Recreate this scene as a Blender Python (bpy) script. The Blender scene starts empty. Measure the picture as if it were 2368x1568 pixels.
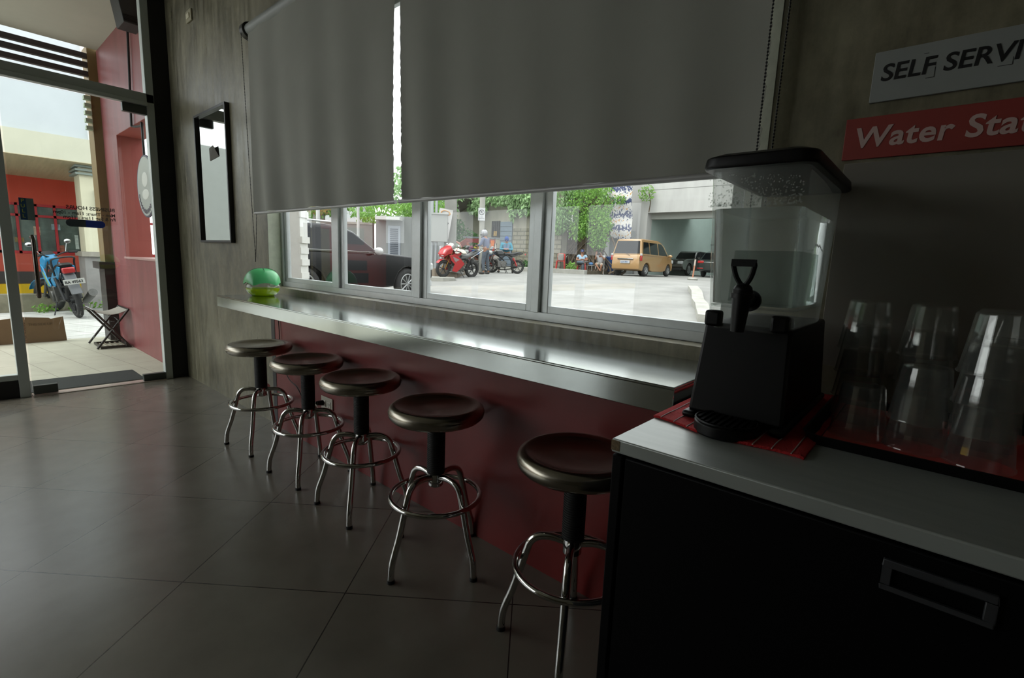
import bpy, bmesh, math, random
from mathutils import Vector, Matrix
R = math.radians
scene = bpy.context.scene
COL = scene.collection
rng = random.Random(7)

# ------------------------------------------------------------------ camera
cam_data = bpy.data.cameras.new('camera')
cam_data.sensor_width = 36.0
cam_data.lens = 36.0 * 1132.3 / 2368.0
cam_data.clip_start = 0.02
cam_data.clip_end = 400
cam = bpy.data.objects.new('camera', cam_data)
COL.objects.link(cam)
_yaw, _pit, _rol = R(-40.709), R(8.968), R(2.264)
_f = Vector((math.sin(_yaw) * math.cos(_pit), math.cos(_yaw) * math.cos(_pit), -math.sin(_pit)))
_r = Vector((math.cos(_yaw), -math.sin(_yaw), 0))
_u = _r.cross(_f)
_r2 = math.cos(_rol) * _r + math.sin(_rol) * _u
_u2 = -math.sin(_rol) * _r + math.cos(_rol) * _u
cam.matrix_world = Matrix(((_r2.x, _u2.x, -_f.x, 0.0), (_r2.y, _u2.y, -_f.y, -1.38575),
                           (_r2.z, _u2.z, -_f.z, 1.15), (0, 0, 0, 1)))
scene.camera = cam

# ------------------------------------------------------------------ sky and exposure
scene.view_settings.view_transform = 'Standard'
scene.view_settings.look = 'None'
scene.view_settings.gamma = 1.0
scene.view_settings.use_curve_mapping = False
scene.view_settings.exposure = 1.38
world = bpy.data.worlds.new('overcast_sky')
scene.world = world
world.use_nodes = True
_nt = world.node_tree
_nt.nodes.clear()
_out = _nt.nodes.new('ShaderNodeOutputWorld')
_bg = _nt.nodes.new('ShaderNodeBackground')
_tc = _nt.nodes.new('ShaderNodeTexCoord')
_nz = _nt.nodes.new('ShaderNodeTexNoise')
_nz.inputs['Scale'].default_value = 2.2
_nz.inputs['Detail'].default_value = 4
_rp = _nt.nodes.new('ShaderNodeValToRGB')
_rp.color_ramp.elements[0].color = (0.80, 0.85, 0.90, 1)
_rp.color_ramp.elements[1].color = (1.0, 1.0, 0.99, 1)
_nt.links.new(_tc.outputs['Generated'], _nz.inputs['Vector'])
_nt.links.new(_nz.outputs['Fac'], _rp.inputs['Fac'])
_nt.links.new(_rp.outputs['Color'], _bg.inputs['Color'])
_bg.inputs['Strength'].default_value = 1.25
_nt.links.new(_bg.outputs['Background'], _out.inputs['Surface'])
sun_data = bpy.data.lights.new('hazy_sun', 'SUN')
sun_data.energy = 1.0
sun_data.angle = R(25)
sun_data.color = (1.0, 0.97, 0.92)
sun = bpy.data.objects.new('hazy_sun', sun_data)
COL.objects.link(sun)
sun.rotation_euler = (R(28), R(-12), 0)

# ------------------------------------------------------------------ materials
ALB = [1.0]   # albedo scale of the paints that follow
def _hex(c):
    out = []
    for i in (0, 2, 4):
        v = int(c[i:i + 2], 16) / 255
        out.append(ALB[0] * (v / 12.92 if v <= .04045 else ((v + .055) / 1.055) ** 2.4))
    return tuple(out)

def mat(name, col, rough=.5, metal=0., spec=.5, var=0., vscale=8., bump=0., bscale=60., stretch=None, trans=0., aniso=0., coat=0.):
    m = bpy.data.materials.new(name)
    m.use_nodes = True
    nt = m.node_tree
    b = nt.nodes['Principled BSDF']
    if isinstance(col, str):
        col = _hex(col)
    b.inputs['Base Color'].default_value = (*col, 1)
    b.inputs['Roughness'].default_value = rough
    b.inputs['Metallic'].default_value = metal
    b.inputs['Specular IOR Level'].default_value = spec
    if coat:
        b.inputs['Coat Weight'].default_value = coat
        b.inputs['Coat Roughness'].default_value = .05
    if aniso:
        b.inputs['Anisotropic'].default_value = aniso
    if trans:
        b.inputs['Transmission Weight'].default_value = trans
    if var or bump:
        tc = nt.nodes.new('ShaderNodeTexCoord')
        mp = nt.nodes.new('ShaderNodeMapping')
        if stretch:
            mp.inputs['Scale'].default_value = stretch
        nt.links.new(tc.outputs['Object'], mp.inputs['Vector'])
    if var:
        n = nt.nodes.new('ShaderNodeTexNoise')
        n.inputs['Scale'].default_value = vscale
        n.inputs['Detail'].default_value = 6
        n.inputs['Roughness'].default_value = .62
        nt.links.new(mp.outputs['Vector'], n.inputs['Vector'])
        r = nt.nodes.new('ShaderNodeValToRGB')
        lo = tuple(max(0, c * (1 - var)) for c in col)
        hi = tuple(min(1, c * (1 + var)) for c in col)
        r.color_ramp.elements[0].position = .3
        r.color_ramp.elements[1].position = .72
        r.color_ramp.elements[0].color = (*lo, 1)
        r.color_ramp.elements[1].color = (*hi, 1)
        nt.links.new(n.outputs['Fac'], r.inputs['Fac'])
        nt.links.new(r.outputs['Color'], b.inputs['Base Color'])
    if bump:
        n2 = nt.nodes.new('ShaderNodeTexNoise')
        n2.inputs['Scale'].default_value = bscale
        n2.inputs['Detail'].default_value = 3
        nt.links.new(mp.outputs['Vector'], n2.inputs['Vector'])
        bp = nt.nodes.new('ShaderNodeBump')
        bp.inputs['Strength'].default_value = bump
        bp.inputs['Distance'].default_value = .01
        nt.links.new(n2.outputs['Fac'], bp.inputs['Height'])
        nt.links.new(bp.outputs['Normal'], b.inputs['Normal'])
    return m

def pane_mat(name, tint=(1, 1, 1), ior=1.5, gloss=(1, 1, 1), rough=0.0, haze=0., faces=1.):
    """Thin window glass: straight-through transmission plus a Fresnel reflection."""
    m = bpy.data.materials.new(name)
    m.use_nodes = True
    nt = m.node_tree
    nt.nodes.clear()
    o = nt.nodes.new('ShaderNodeOutputMaterial')
    mx = nt.nodes.new('ShaderNodeMixShader')
    t = nt.nodes.new('ShaderNodeBsdfTransparent')
    t.inputs['Color'].default_value = (*tint, 1)
    g = nt.nodes.new('ShaderNodeBsdfGlossy')
    g.inputs['Color'].default_value = (*gloss, 1)
    g.inputs['Roughness'].default_value = rough
    # Schlick reflectance of a thin pane, the same from both sides
    geo = nt.nodes.new('ShaderNodeNewGeometry')
    dt = nt.nodes.new('ShaderNodeVectorMath')
    dt.operation = 'DOT_PRODUCT'
    nt.links.new(geo.outputs['Normal'], dt.inputs[0])
    nt.links.new(geo.outputs['Incoming'], dt.inputs[1])
    def mth(op, a, b_=None, c_=None):
        n_ = nt.nodes.new('ShaderNodeMath')
        n_.operation = op
        n_.use_clamp = op != 'MULTIPLY_ADD'
        for i_, x_ in enumerate((a, b_, c_)):
            if x_ is None:
                continue
            if isinstance(x_, (int, float)):
                n_.inputs[i_].default_value = x_
            else:
                nt.links.new(x_, n_.inputs[i_])
        return n_.outputs[0]
    f0 = min(1., faces * ((ior - 1) / (ior + 1)) ** 2)
    k_ = mth('POWER', mth('SUBTRACT', 1., mth('ABSOLUTE', dt.outputs['Value'])), 5.)
    nt.links.new(mth('MULTIPLY_ADD', k_, 1. - f0, f0), mx.inputs['Fac'])
    nt.links.new(t.outputs['BSDF'], mx.inputs[1])
    nt.links.new(g.outputs['BSDF'], mx.inputs[2])
    last = mx.outputs['Shader']
    if haze:   # scratched, slightly milky plastic
        for kind, w in (('ShaderNodeBsdfTranslucent', haze), ('ShaderNodeBsdfDiffuse', haze * .6)):
            h = nt.nodes.new(kind)
            h.inputs['Color'].default_value = (.86, .9, .87, 1)
            m2 = nt.nodes.new('ShaderNodeMixShader')
            m2.inputs['Fac'].default_value = w
            nt.links.new(last, m2.inputs[1])
            nt.links.new(h.outputs['BSDF'], m2.inputs[2])
            last = m2.outputs['Shader']
    nt.links.new(last, o.inputs['Surface'])
    return m

def concrete_mat(name, dark, light, rough=.42, scale=1.6):
    m = bpy.data.materials.new(name)
    m.use_nodes = True
    nt = m.node_tree
    b = nt.nodes['Principled BSDF']
    L = nt.links.new
    tc = nt.nodes.new('ShaderNodeTexCoord')
    def noise(sc, mscale, det, ro):
        mp = nt.nodes.new('ShaderNodeMapping')
        mp.inputs['Scale'].default_value = mscale
        L(tc.outputs['Object'], mp.inputs['Vector'])
        n = nt.nodes.new('ShaderNodeTexNoise')
        n.inputs['Scale'].default_value = sc
        n.inputs['Detail'].default_value = det
        n.inputs['Roughness'].default_value = ro
        L(mp.outputs['Vector'], n.inputs['Vector'])
        return n.outputs['Fac']
    big = noise(scale, (1.5, 1.5, .8), 9, .68)
    streak = noise(1., (22, 22, 2.2), 5, .6)
    spots = noise(26., (1, 1, .7), 4, .7)
    def mix(a_, b_, f):
        n = nt.nodes.new('ShaderNodeMix')
        n.inputs['Factor'].default_value = f
        L(a_, n.inputs['A'])
        L(b_, n.inputs['B'])
        return n.outputs['Result']
    v = mix(mix(big, streak, .27), spots, .17)
    r = nt.nodes.new('ShaderNodeValToRGB')
    r.color_ramp.elements[0].position = .36
    r.color_ramp.elements[1].position = .64
    r.color_ramp.elements[0].color = (*_hex(dark), 1)
    r.color_ramp.elements[1].color = (*_hex(light), 1)
    L(v, r.inputs['Fac'])
    L(r.outputs['Color'], b.inputs['Base Color'])
    rr = nt.nodes.new('ShaderNodeMapRange')
    rr.inputs['From Min'].default_value = .3
    rr.inputs['From Max'].default_value = .7
    rr.inputs['To Min'].default_value = rough - .1
    rr.inputs['To Max'].default_value = rough + .16
    L(streak, rr.inputs['Value'])
    L(rr.outputs['Result'], b.inputs['Roughness'])
    bp = nt.nodes.new('ShaderNodeBump')
    bp.inputs['Strength'].default_value = .10
    bp.inputs['Distance'].default_value = .01
    L(spots, bp.inputs['Height'])
    L(bp.outputs['Normal'], b.inputs['Normal'])
    return m

def tile_mat(name, col, grout, size, rot, origin, rough, gw=.004, var=.12, vs=5., spec=.5):
    m = bpy.data.materials.new(name)
    m.use_nodes = True
    nt = m.node_tree
    b = nt.nodes['Principled BSDF']
    L = nt.links.new
    geo = nt.nodes.new('ShaderNodeNewGeometry')
    mp = nt.nodes.new('ShaderNodeMapping')
    mp.vector_type = 'TEXTURE'
    mp.inputs['Location'].default_value = (*origin, 0)
    mp.inputs['Rotation'].default_value = (0, 0, rot)
    mp.inputs['Scale'].default_value = (size[0], size[1], 1)
    L(geo.outputs['Position'], mp.inputs['Vector'])
    sp = nt.nodes.new('ShaderNodeSeparateXYZ')
    L(mp.outputs['Vector'], sp.inputs['Vector'])
    ds = []
    for i, ax in enumerate('XY'):
        pp = nt.nodes.new('ShaderNodeMath')
        pp.operation = 'PINGPONG'
        pp.inputs[1].default_value = .5
        L(sp.outputs[ax], pp.inputs[0])
        lt = nt.nodes.new('ShaderNodeMath')
        lt.operation = 'LESS_THAN'
        lt.inputs[1].default_value = gw / size[i] / 2
        L(pp.outputs[0], lt.inputs[0])
        ds.append(lt)
    mxm = nt.nodes.new('ShaderNodeMath')
    mxm.operation = 'MAXIMUM'
    L(ds[0].outputs[0], mxm.inputs[0])
    L(ds[1].outputs[0], mxm.inputs[1])
    n = nt.nodes.new('ShaderNodeTexNoise')
    n.inputs['Scale'].default_value = vs
    n.inputs['Detail'].default_value = 7
    L(geo.outputs['Position'], n.inputs['Vector'])
    r = nt.nodes.new('ShaderNodeValToRGB')
    c = _hex(col)
    r.color_ramp.elements[0].position = .3
    r.color_ramp.elements[1].position = .7
    r.color_ramp.elements[0].color = (*[x * (1 - var) for x in c], 1)
    r.color_ramp.elements[1].color = (*[x * (1 + var) for x in c], 1)
    L(n.outputs['Fac'], r.inputs['Fac'])
    mx = nt.nodes.new('ShaderNodeMix')
    mx.data_type = 'RGBA'
    L(mxm.outputs[0], mx.inputs['Factor'])
    L(r.outputs['Color'], mx.inputs['A'])
    mx.inputs['B'].default_value = (*_hex(grout), 1)
    L(mx.outputs['Result'], b.inputs['Base Color'])
    b.inputs['Roughness'].default_value = rough
    b.inputs['Specular IOR Level'].default_value = spec
    bp = nt.nodes.new('ShaderNodeBump')
    bp.inputs['Strength'].default_value = .05
    bp.inputs['Distance'].default_value = .004
    L(n.outputs['Fac'], bp.inputs['Height'])
    L(bp.outputs['Normal'], b.inputs['Normal'])
    return m

# ------------------------------------------------------------------ mesh builder
class MB:
    def __init__(self):
        self.v, self.f = [], []
    def add(self, vs, fs):
        o = len(self.v)
        self.v += [tuple(p) for p in vs]
        self.f += [tuple(i + o for i in f) for f in fs]
        return self
    def box(self, x0, x1, y0, y1, z0, z1):
        vs = [(x, y, z) for z in (z0, z1) for y in (y0, y1) for x in (x0, x1)]
        return self.add(vs, [(0, 2, 3, 1), (4, 5, 7, 6), (0, 1, 5, 4), (2, 6, 7, 3), (0, 4, 6, 2), (1, 3, 7, 5)])
    def obox(self, c, s, M):
        vs = [Vector(c) + M @ Vector((x * s[0] / 2, y * s[1] / 2, z * s[2] / 2)) for z in (-1, 1) for y in (-1, 1) for x in (-1, 1)]
        return self.add(vs, [(0, 2, 3, 1), (4, 5, 7, 6), (0, 1, 5, 4), (2, 6, 7, 3), (0, 4, 6, 2), (1, 3, 7, 5)])
    def frustum(self, a, za, b, zb):
        vs = [(x, y, za) for y in (a[2], a[3]) for x in (a[0], a[1])] + [(x, y, zb) for y in (b[2], b[3]) for x in (b[0], b[1])]
        return self.add(vs, [(0, 2, 3, 1), (4, 5, 7, 6), (0, 1, 5, 4), (2, 6, 7, 3), (0, 4, 6, 2), (1, 3, 7, 5)])
    def cyl(self, p0, p1, r0, r1=None, n=16, cap=True):
        p0, p1 = Vector(p0), Vector(p1)
        r1 = r0 if r1 is None else r1
        d = (p1 - p0).normalized()
        a = d.orthogonal().normalized()
        b = d.cross(a)
        vs = [p + (a * math.cos(t) + b * math.sin(t)) * r for p, r in ((p0, r0), (p1, r1)) for t in [2 * math.pi * i / n for i in range(n)]]
        fs = [(i, (i + 1) % n, n + (i + 1) % n, n + i) for i in range(n)]
        if cap:
            fs += [tuple(reversed(range(n))), tuple(range(n, 2 * n))]
        return self.add(vs, fs)
    def tube(self, pts, r, n=8, closed=False):
        pts = [Vector(p) for p in pts]
        N = len(pts)
        rs = r if isinstance(r, (list, tuple)) else [r] * N
        vs, prev = [], None
        for i, p in enumerate(pts):
            if closed:
                d = pts[(i + 1) % N] - pts[i - 1]
            else:
                d = pts[min(i + 1, N - 1)] - pts[max(i - 1, 0)]
            d.normalize()
            a = d.orthogonal() if prev is None else prev - d * prev.dot(d)
            a.normalize()
            prev = a
            b = d.cross(a)
            vs += [p + (a * math.cos(2 * math.pi * k / n) + b * math.sin(2 * math.pi * k / n)) * rs[i] for k in range(n)]
        fs = []
        for i in range(N if closed else N - 1):
            j = (i + 1) % N
            fs += [(i * n + k, i * n + (k + 1) % n, j * n + (k + 1) % n, j * n + k) for k in range(n)]
        if not closed:
            fs += [tuple(reversed(range(n))), tuple(range((N - 1) * n, N * n))]
        return self.add(vs, fs)
    def ring(self, c, R0, r, axis='z', n=32, m=10):
        pts = []
        for i in range(n):
            t = 2 * math.pi * i / n
            u, w = math.cos(t) * R0, math.sin(t) * R0
            pts.append(Vector(c) + Vector({'z': (u, w, 0), 'y': (u, 0, w), 'x': (0, u, w)}[axis]))
        return self.tube(pts, r, m, True)
    def lathe(self, prof, n=32, c=(0, 0, 0), axis='z', flute=None):
        vs, fs = [], []
        m = len(prof)
        for i in range(n):
            t = 2 * math.pi * i / n
            for r, z in prof:
                u, w = r * math.cos(t), r * math.sin(t)
                p = {'z': (u, w, z), 'y': (u, z, w), 'x': (z, u, w)}[axis]
                vs.append((c[0] + p[0], c[1] + p[1], c[2] + p[2]))
        for i in range(n):
            j = (i + 1) % n
            for k in range(m - 1):
                fs.append((i * m + k, j * m + k, j * m + k + 1, i * m + k + 1))
        return self.add(vs, fs)
    def prism(self, poly, axis, a, b):
        n = len(poly)
        def P(u, w, t):
            return {'x': (t, u, w), 'y': (u, t, w), 'z': (u, w, t)}[axis]
        vs = [P(u, w, a) for u, w in poly] + [P(u, w, b) for u, w in poly]
        fs = [(i, (i + 1) % n, n + (i + 1) % n, n + i) for i in range(n)] + [tuple(reversed(range(n))), tuple(range(n, 2 * n))]
        return self.add(vs, fs)
    def ell(self, c, r, nu=16, nv=10, M=None):
        vs, fs = [], []
        for j in range(nv + 1):
            ph = math.pi * j / nv - math.pi / 2
            for i in range(nu):
                t = 2 * math.pi * i / nu
                p = Vector((r[0] * math.cos(ph) * math.cos(t), r[1] * math.cos(ph) * math.sin(t), r[2] * math.sin(ph)))
                vs.append(Vector(c) + (M @ p if M else p))
        for j in range(nv):
            for i in range(nu):
                k = (i + 1) % nu
                fs.append((j * nu + i, j * nu + k, (j + 1) * nu + k, (j + 1) * nu + i))
        return self.add(vs, fs)
    def grid(self, fn, nu, nv):
        vs = [fn(i / nu, j / nv) for j in range(nv + 1) for i in range(nu + 1)]
        fs = [(j * (nu + 1) + i, j * (nu + 1) + i + 1, (j + 1) * (nu + 1) + i + 1, (j + 1) * (nu + 1) + i) for j in range(nv) for i in range(nu)]
        return self.add(vs, fs)
    def quad(self, *p):
        return self.add(p, [tuple(range(len(p)))])
    def xform(self, M):
        self.v = [tuple(M @ Vector(p)) for p in self.v]
        return self
    def build(self, name, m, parent=None, smooth=True, bevel=0., seg=2, solid=0., ang=38, weld=True):
        me = bpy.data.meshes.new(name)
        bm = bmesh.new()
        vs = [bm.verts.new(p) for p in self.v]
        for f in self.f:
            try:
                bm.faces.new([vs[i] for i in dict.fromkeys(f)])
            except ValueError:
                pass
        if weld:
            bmesh.ops.remove_doubles(bm, verts=bm.verts, dist=1e-5)
            bmesh.ops.recalc_face_normals(bm, faces=bm.faces)
        if smooth:
            for f in bm.faces:
                f.smooth = True
            for e in bm.edges:
                if len(e.link_faces) != 2 or e.calc_face_angle(0) > R(ang):
                    e.smooth = False
        bm.to_mesh(me)
        bm.free()
        o = bpy.data.objects.new(name, me)
        COL.objects.link(o)
        if m:
            me.materials.append(m)
        if parent:
            o.parent = parent
            if parent.name in WSET:
                o.location = -parent.location
        if solid:
            s = o.modifiers.new('thick', 'SOLIDIFY')
            s.thickness = solid
            s.offset = 0
        if bevel:
            b = o.modifiers.new('edge', 'BEVEL')
            b.width = bevel
            b.segments = seg
            b.limit_method = 'ANGLE'
            b.angle_limit = R(35)
        return o

def tag(o, label=None, cat=None, group=None, kind=None):
    if label:
        o['label'] = label
    if cat:
        o['category'] = cat
    if group:
        o['group'] = group
    if kind:
        o['kind'] = kind
    return o

WSET = set()   # things whose parts are written in room coordinates
def thing(name, label, cat, loc=(0, 0, 0), rz=0., group=None, kind=None, room=False):
    o = bpy.data.objects.new(name, None)
    o.empty_display_size = .05
    COL.objects.link(o)
    o.location = loc
    o.rotation_euler = (0, 0, rz)
    if room:
        WSET.add(o.name)
    return tag(o, label, cat, group, kind)

def copy_thing(src, loc, rz, label=None):
    def rec(o, par):
        c = o.copy()
        COL.objects.link(c)
        if par:
            c.parent = par
        for ch in [x for x in list(bpy.data.objects) if x.parent == o]:
            rec(ch, c)
        return c
    c = rec(src, None)
    c.location = loc
    c.rotation_euler = (0, 0, rz)
    if label:
        c['label'] = label
    return c

def text(name, body, size, M, m, parent=None, align='LEFT', shear=0., bold=0., space=1., depth=.0006):
    cu = bpy.data.curves.new(name, 'FONT')
    cu.body = body
    cu.size = size
    cu.align_x = align
    cu.shear = shear
    cu.offset = bold
    cu.space_character = space
    cu.extrude = depth
    cu.resolution_u = 4
    t = bpy.data.objects.new(name, cu)
    COL.objects.link(t)
    dg = bpy.context.evaluated_depsgraph_get()
    me = bpy.data.meshes.new_from_object(t.evaluated_get(dg))
    bpy.data.objects.remove(t)
    me.transform(M)
    me.materials.clear()
    me.materials.append(m)
    o = bpy.data.objects.new(name, me)
    COL.objects.link(o)
    if parent:
        o.parent = parent
        if parent.name in WSET:
            o.location = -parent.location
    return o

def face_M(loc, right, up):
    """Matrix that lays text (x right, y up) on a plane."""
    r, u = Vector(right).normalized(), Vector(up).normalized()
    n = r.cross(u)
    return Matrix(((r.x, u.x, n.x, loc[0]), (r.y, u.y, n.y, loc[1]), (r.z, u.z, n.z, loc[2]), (0, 0, 0, 1)))
# ================================================================== interior materials
M_conc = concrete_mat('polished_concrete', '3a3729', '918b74', .36)
M_conc_rev = concrete_mat('concrete_reveal', '83806f', 'a19d8d', .5)
M_floor = tile_mat('dark_floor_tile', '6e695f', '282623', (.577, .577), R(38.4), (-2.668, -.845), .25, spec=1.)
M_ceil = mat('dark_ceiling', 'a5a39a', .8)
M_dark = mat('black_paint', '0d0e10', .45)
M_redboard = mat('maroon_board', '74211f', .42, var=.12, vscale=4)
M_alu = mat('aluminium', 'c2c6c5', .38, metal=.4, var=.06, vscale=20)
M_aludull = mat('dull_grey_metal', 'b3bab6', .5, metal=.2)
M_steel = mat('brushed_steel', 'b4bab6', .13, metal=1., var=.05, vscale=14, stretch=(1, 14, 1))
M_chrome = mat('chrome', 'c9c8c4', .08, metal=1.)
M_seat = mat('brushed_seat_steel', 'a59e90', .23, metal=1., aniso=.7)
_tg = M_seat.node_tree.nodes.new('ShaderNodeTangent')
_tg.direction_type = 'RADIAL'
_tg.axis = 'Z'
M_seat.node_tree.links.new(_tg.outputs['Tangent'], M_seat.node_tree.nodes['Principled BSDF'].inputs['Tangent'])
M_black = mat('black_plastic', '050506', .42, spec=.3)
M_rubber = mat('black_rubber', '0c0c0c', .6)
M_glass = pane_mat('window_glass', (.94, .97, .96), 1.52, faces=1.15)
M_clear = pane_mat('clear_plastic', (.93, .94, .93), 1.38, (.9, .95, .92), .03, haze=.08)
M_cup = pane_mat('clear_cup_plastic', (.975, .98, .975), 1.6, (.95, .94, .9), .03, haze=.03)
M_white = mat('white_plastic', 'd6d4cc', .4)
M_letter = mat('lettering_black', '0c0b0e', .5)

def fabric_mat(name, col):
    m = mat(name, col, .85, var=.05, vscale=3)
    nt = m.node_tree
    b = nt.nodes['Principled BSDF']
    o = [n for n in nt.nodes if n.type == 'OUTPUT_MATERIAL'][0]
    t = nt.nodes.new('ShaderNodeBsdfTranslucent')
    t.inputs['Color'].default_value = (.5, .52, .48, 1)
    mx = nt.nodes.new('ShaderNodeMixShader')
    mx.inputs['Fac'].default_value = .085
    nt.links.new(b.outputs['BSDF'], mx.inputs[1])
    nt.links.new(t.outputs['BSDF'], mx.inputs[2])
    nt.links.new(mx.outputs['Shader'], o.inputs['Surface'])
    return m
M_blind = fabric_mat('blind_fabric', '97978e')

# ================================================================== room shell
XW, XE, YS, ZC = -5.083, 2.6, -6.2, 3.25
tag(MB().box(XW - .1, XE, YS, 0, -.12, 0).build('floor', M_floor, smooth=False), kind='structure')
tag(MB().box(XW - .1, XE, YS, .2, ZC, ZC + .12).build('ceiling', M_ceil, smooth=False), kind='structure')
OX0, OX1, OZ0, OZ1 = -3.292, -.40, .932, 2.38
b = MB()
b.box(XW, OX0, 0, .13, 0, ZC).box(OX1, XE, 0, .13, 0, ZC).box(OX0, OX1, 0, .13, 0, OZ0).box(OX0, OX1, 0, .13, OZ1, ZC)
tag(b.build('wall_north', M_conc, smooth=False), kind='structure')
tag(MB().box(XE, XE + .15, YS, .2, 0, ZC).build('wall_east', M_conc, smooth=False), kind='structure')
b = MB().box(-3.9, XE + .15, YS - .15, YS, 0, ZC).box(XW - .1, -3.9, YS - .15, YS, 3.14, ZC)
tag(b.build('wall_south', M_conc, smooth=False), kind='structure')
sg_ = thing('window_3', 'unseen glazed bay added at the far end of the room for daylight', 'shopfront', (-4.5, YS, 0), kind='structure', room=True)  # unseen bay, added to brighten the room with more daylight
b = MB()
for x0, x1 in ((XW, XW + .06), (-3.96, -3.9)):
    b.box(x0, x1, YS - .07, YS, 0, 3.14)
b.box(XW, -3.9, YS - .07, YS, 0, .1).box(XW, -3.9, YS - .07, YS, 2.32, 2.38).box(XW, -3.9, YS - .07, YS, 3.08, 3.14)
b.build('frame', M_aludull, sg_)
for x0, x1 in ((XW + .06, -3.96),):
    for z0, z1 in ((.1, 2.32), (2.38, 3.08)):
        MB().quad((x0, YS - .03, z0), (x1, YS - .03, z0), (x1, YS - .03, z1), (x0, YS - .03, z1)).build('pane', M_glass, sg_, smooth=False)
b = MB().box(XW - .09, XW, -.122, 0, 0, ZC).box(XW - .09, XW, YS, -.122, 3.14, ZC)
tag(b.build('wall_west', M_dark, smooth=False), kind='structure')
tag(MB().box(-3.212, XE, -.012, 0, 0, .85).build('trim_1', M_redboard), kind='structure')
tag(MB().box(-3.262, -3.212, -.014, 0, 0, .85).build('trim_2', M_dark), kind='structure')

# ------------------------------------------------------------------ storefront glazing and glass door (west side)
sf = thing('window_2', 'tall aluminium and glass shopfront at the street side', 'shopfront', (XW, -3.2, 0), kind='structure', room=True)
b = MB()
for y0, y1 in ((-.175, -.122), (-1.096, -1.036), (-2.30, -2.24), (-3.5, -3.44), (-4.7, -4.64), (YS, YS + .06)):
    b.box(XW - .07, XW + .01, y0, y1, 0, 3.16)
b.box(XW - .07, XW + .01, YS, -.122, 2.315, 2.385)
b.box(XW - .03, XW + .035, YS, -.175, 2.285, 2.318)
b.box(XW - .07, XW + .01, YS, -.122, 3.105, 3.16)
b.build('frame', M_aludull, sf, bevel=.003)
b = MB()
for y0, y1 in ((-2.24, -1.096), (-3.44, -2.30), (-4.64, -3.5), (YS + .06, -4.7)):
    b.box(XW - .06, XW + .005, y0, y1, .135, .175)
b.build('bottom_rail', M_aludull, sf, bevel=.003)
b = MB()
for y0, y1 in ((-2.24, -1.096), (-3.44, -2.30), (-4.64, -3.5), (YS + .06, -4.7)):
    b.box(XW - .05, XW, y0, y1, 0, .135)
b.build('kick_panel', M_dark, sf)
for y0, y1, z0, z1 in ((-1.036, -.175, 2.385, 3.105), (-2.24, -1.096, 2.385, 3.105), (-2.24, -1.096, .175, 2.315), (-3.44, -2.30, .175, 2.315), (-4.64, -3.5, .175, 2.315),
                       (YS + .06, -4.7, .175, 2.315), (-3.44, -2.30, 2.385, 3.105), (-4.64, -3.5, 2.385, 3.105), (YS + .06, -4.7, 2.385, 3.105)):
    MB().quad((XW - .03, y0, z0), (XW - .03, y1, z0), (XW - .03, y1, z1), (XW - .03, y0, z1)).build('pane', M_glass, sf, smooth=False)
MB().box(XW - .06, XW + .04, -1.03, -.175, -.002, .006).build('threshold', mat('threshold_metal', 'b5a9a0', .35, metal=.6), sf, bevel=.002)

dr = thing('door_1', 'frameless glass entrance door with steel pull handle', 'door', (XW, -.2, 0), kind='structure', room=True)
MB().box(XW - .012, XW - .002, -1.026, -.183, .014, 2.275).build('pane', M_glass, dr, smooth=False)
M_patch = mat('patch_fitting_metal', '4a4f4c', .42, metal=.5)
for y0, y1, z0, z1 in ((-1.022, -.885, .012, .078), (-.338, -.178, .006, .064), (-.338, -.178, 2.215, 2.282)):
    MB().box(XW - .03, XW + .016, y0, y1, z0, z1).build('patch_fitting', M_patch, dr, bevel=.003)
hb = MB()
hb.tube([(XW - .01, -.938, 1.19), (XW + .045, -.938, 1.195), (XW + .058, -.938, 1.17), (XW + .058, -.938, .78), (XW + .045, -.938, .757), (XW - .01, -.938, .76)], .0135, 12)
hb.build('handle', mat('dark_chrome', '7b746e', .12, metal=1.), dr)
ps = MB().box(XW, XW + .0015, -.986, -.908, 1.312, 1.468).build('pull_sign', mat('sign_grey', '6e7f7e', .4), dr, smooth=False)
MB().box(XW + .0015, XW + .002, -.986, -.948, 1.312, 1.468).build('blue_strip', mat('sign_blue', '1d4a73', .4), ps, smooth=False)
for i, ch in enumerate('PULL'):
    text('lettering', ch, .034, face_M((XW + .0022, -.967, 1.437 - i * .036), (0, 1, 0), (0, 0, 1)), mat('sign_yellow_green', 'a8b04a', .5), ps, 'CENTER', bold=.0006)
cs = thing
cap = MB()
pts = []
for k in range(13):
    a = R(90 + 180 * k / 12)
    pts.append((-.715 + .028 * math.cos(a), 1.313 + .028 * math.sin(a)))
cap.prism(pts + [(-.625, 1.285), (-.625, 1.341)], 'x', XW, XW + .002)
cap.build('capsule_sticker', mat('sticker_grey', '39464d', .4), dr, smooth=False)
cap = MB()
pts = []
for k in range(13):
    a = R(-90 + 180 * k / 12)
    pts.append((-.535 + .028 * math.cos(a), 1.313 + .028 * math.sin(a)))
cs = cap.prism(pts + [(-.625, 1.341), (-.625, 1.285)], 'x', XW, XW + .002).build('capsule_sticker', mat('sticker_blue', '1d3fae', .4), dr, smooth=False)
for k, (s, z, sz) in enumerate((('BUSINESS HOURS', 1.418, .038), ('Mon - Thurs: 11am - 10pm', 1.378, .034), ('Fri & Sat: 11am - 11pm', 1.345, .034))):
    text('lettering', s, sz, face_M((XW - .0125, -.435, z), (0, -1, 0), (0, 0, 1)), M_letter, dr, bold=.0008, depth=.0002)

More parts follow.
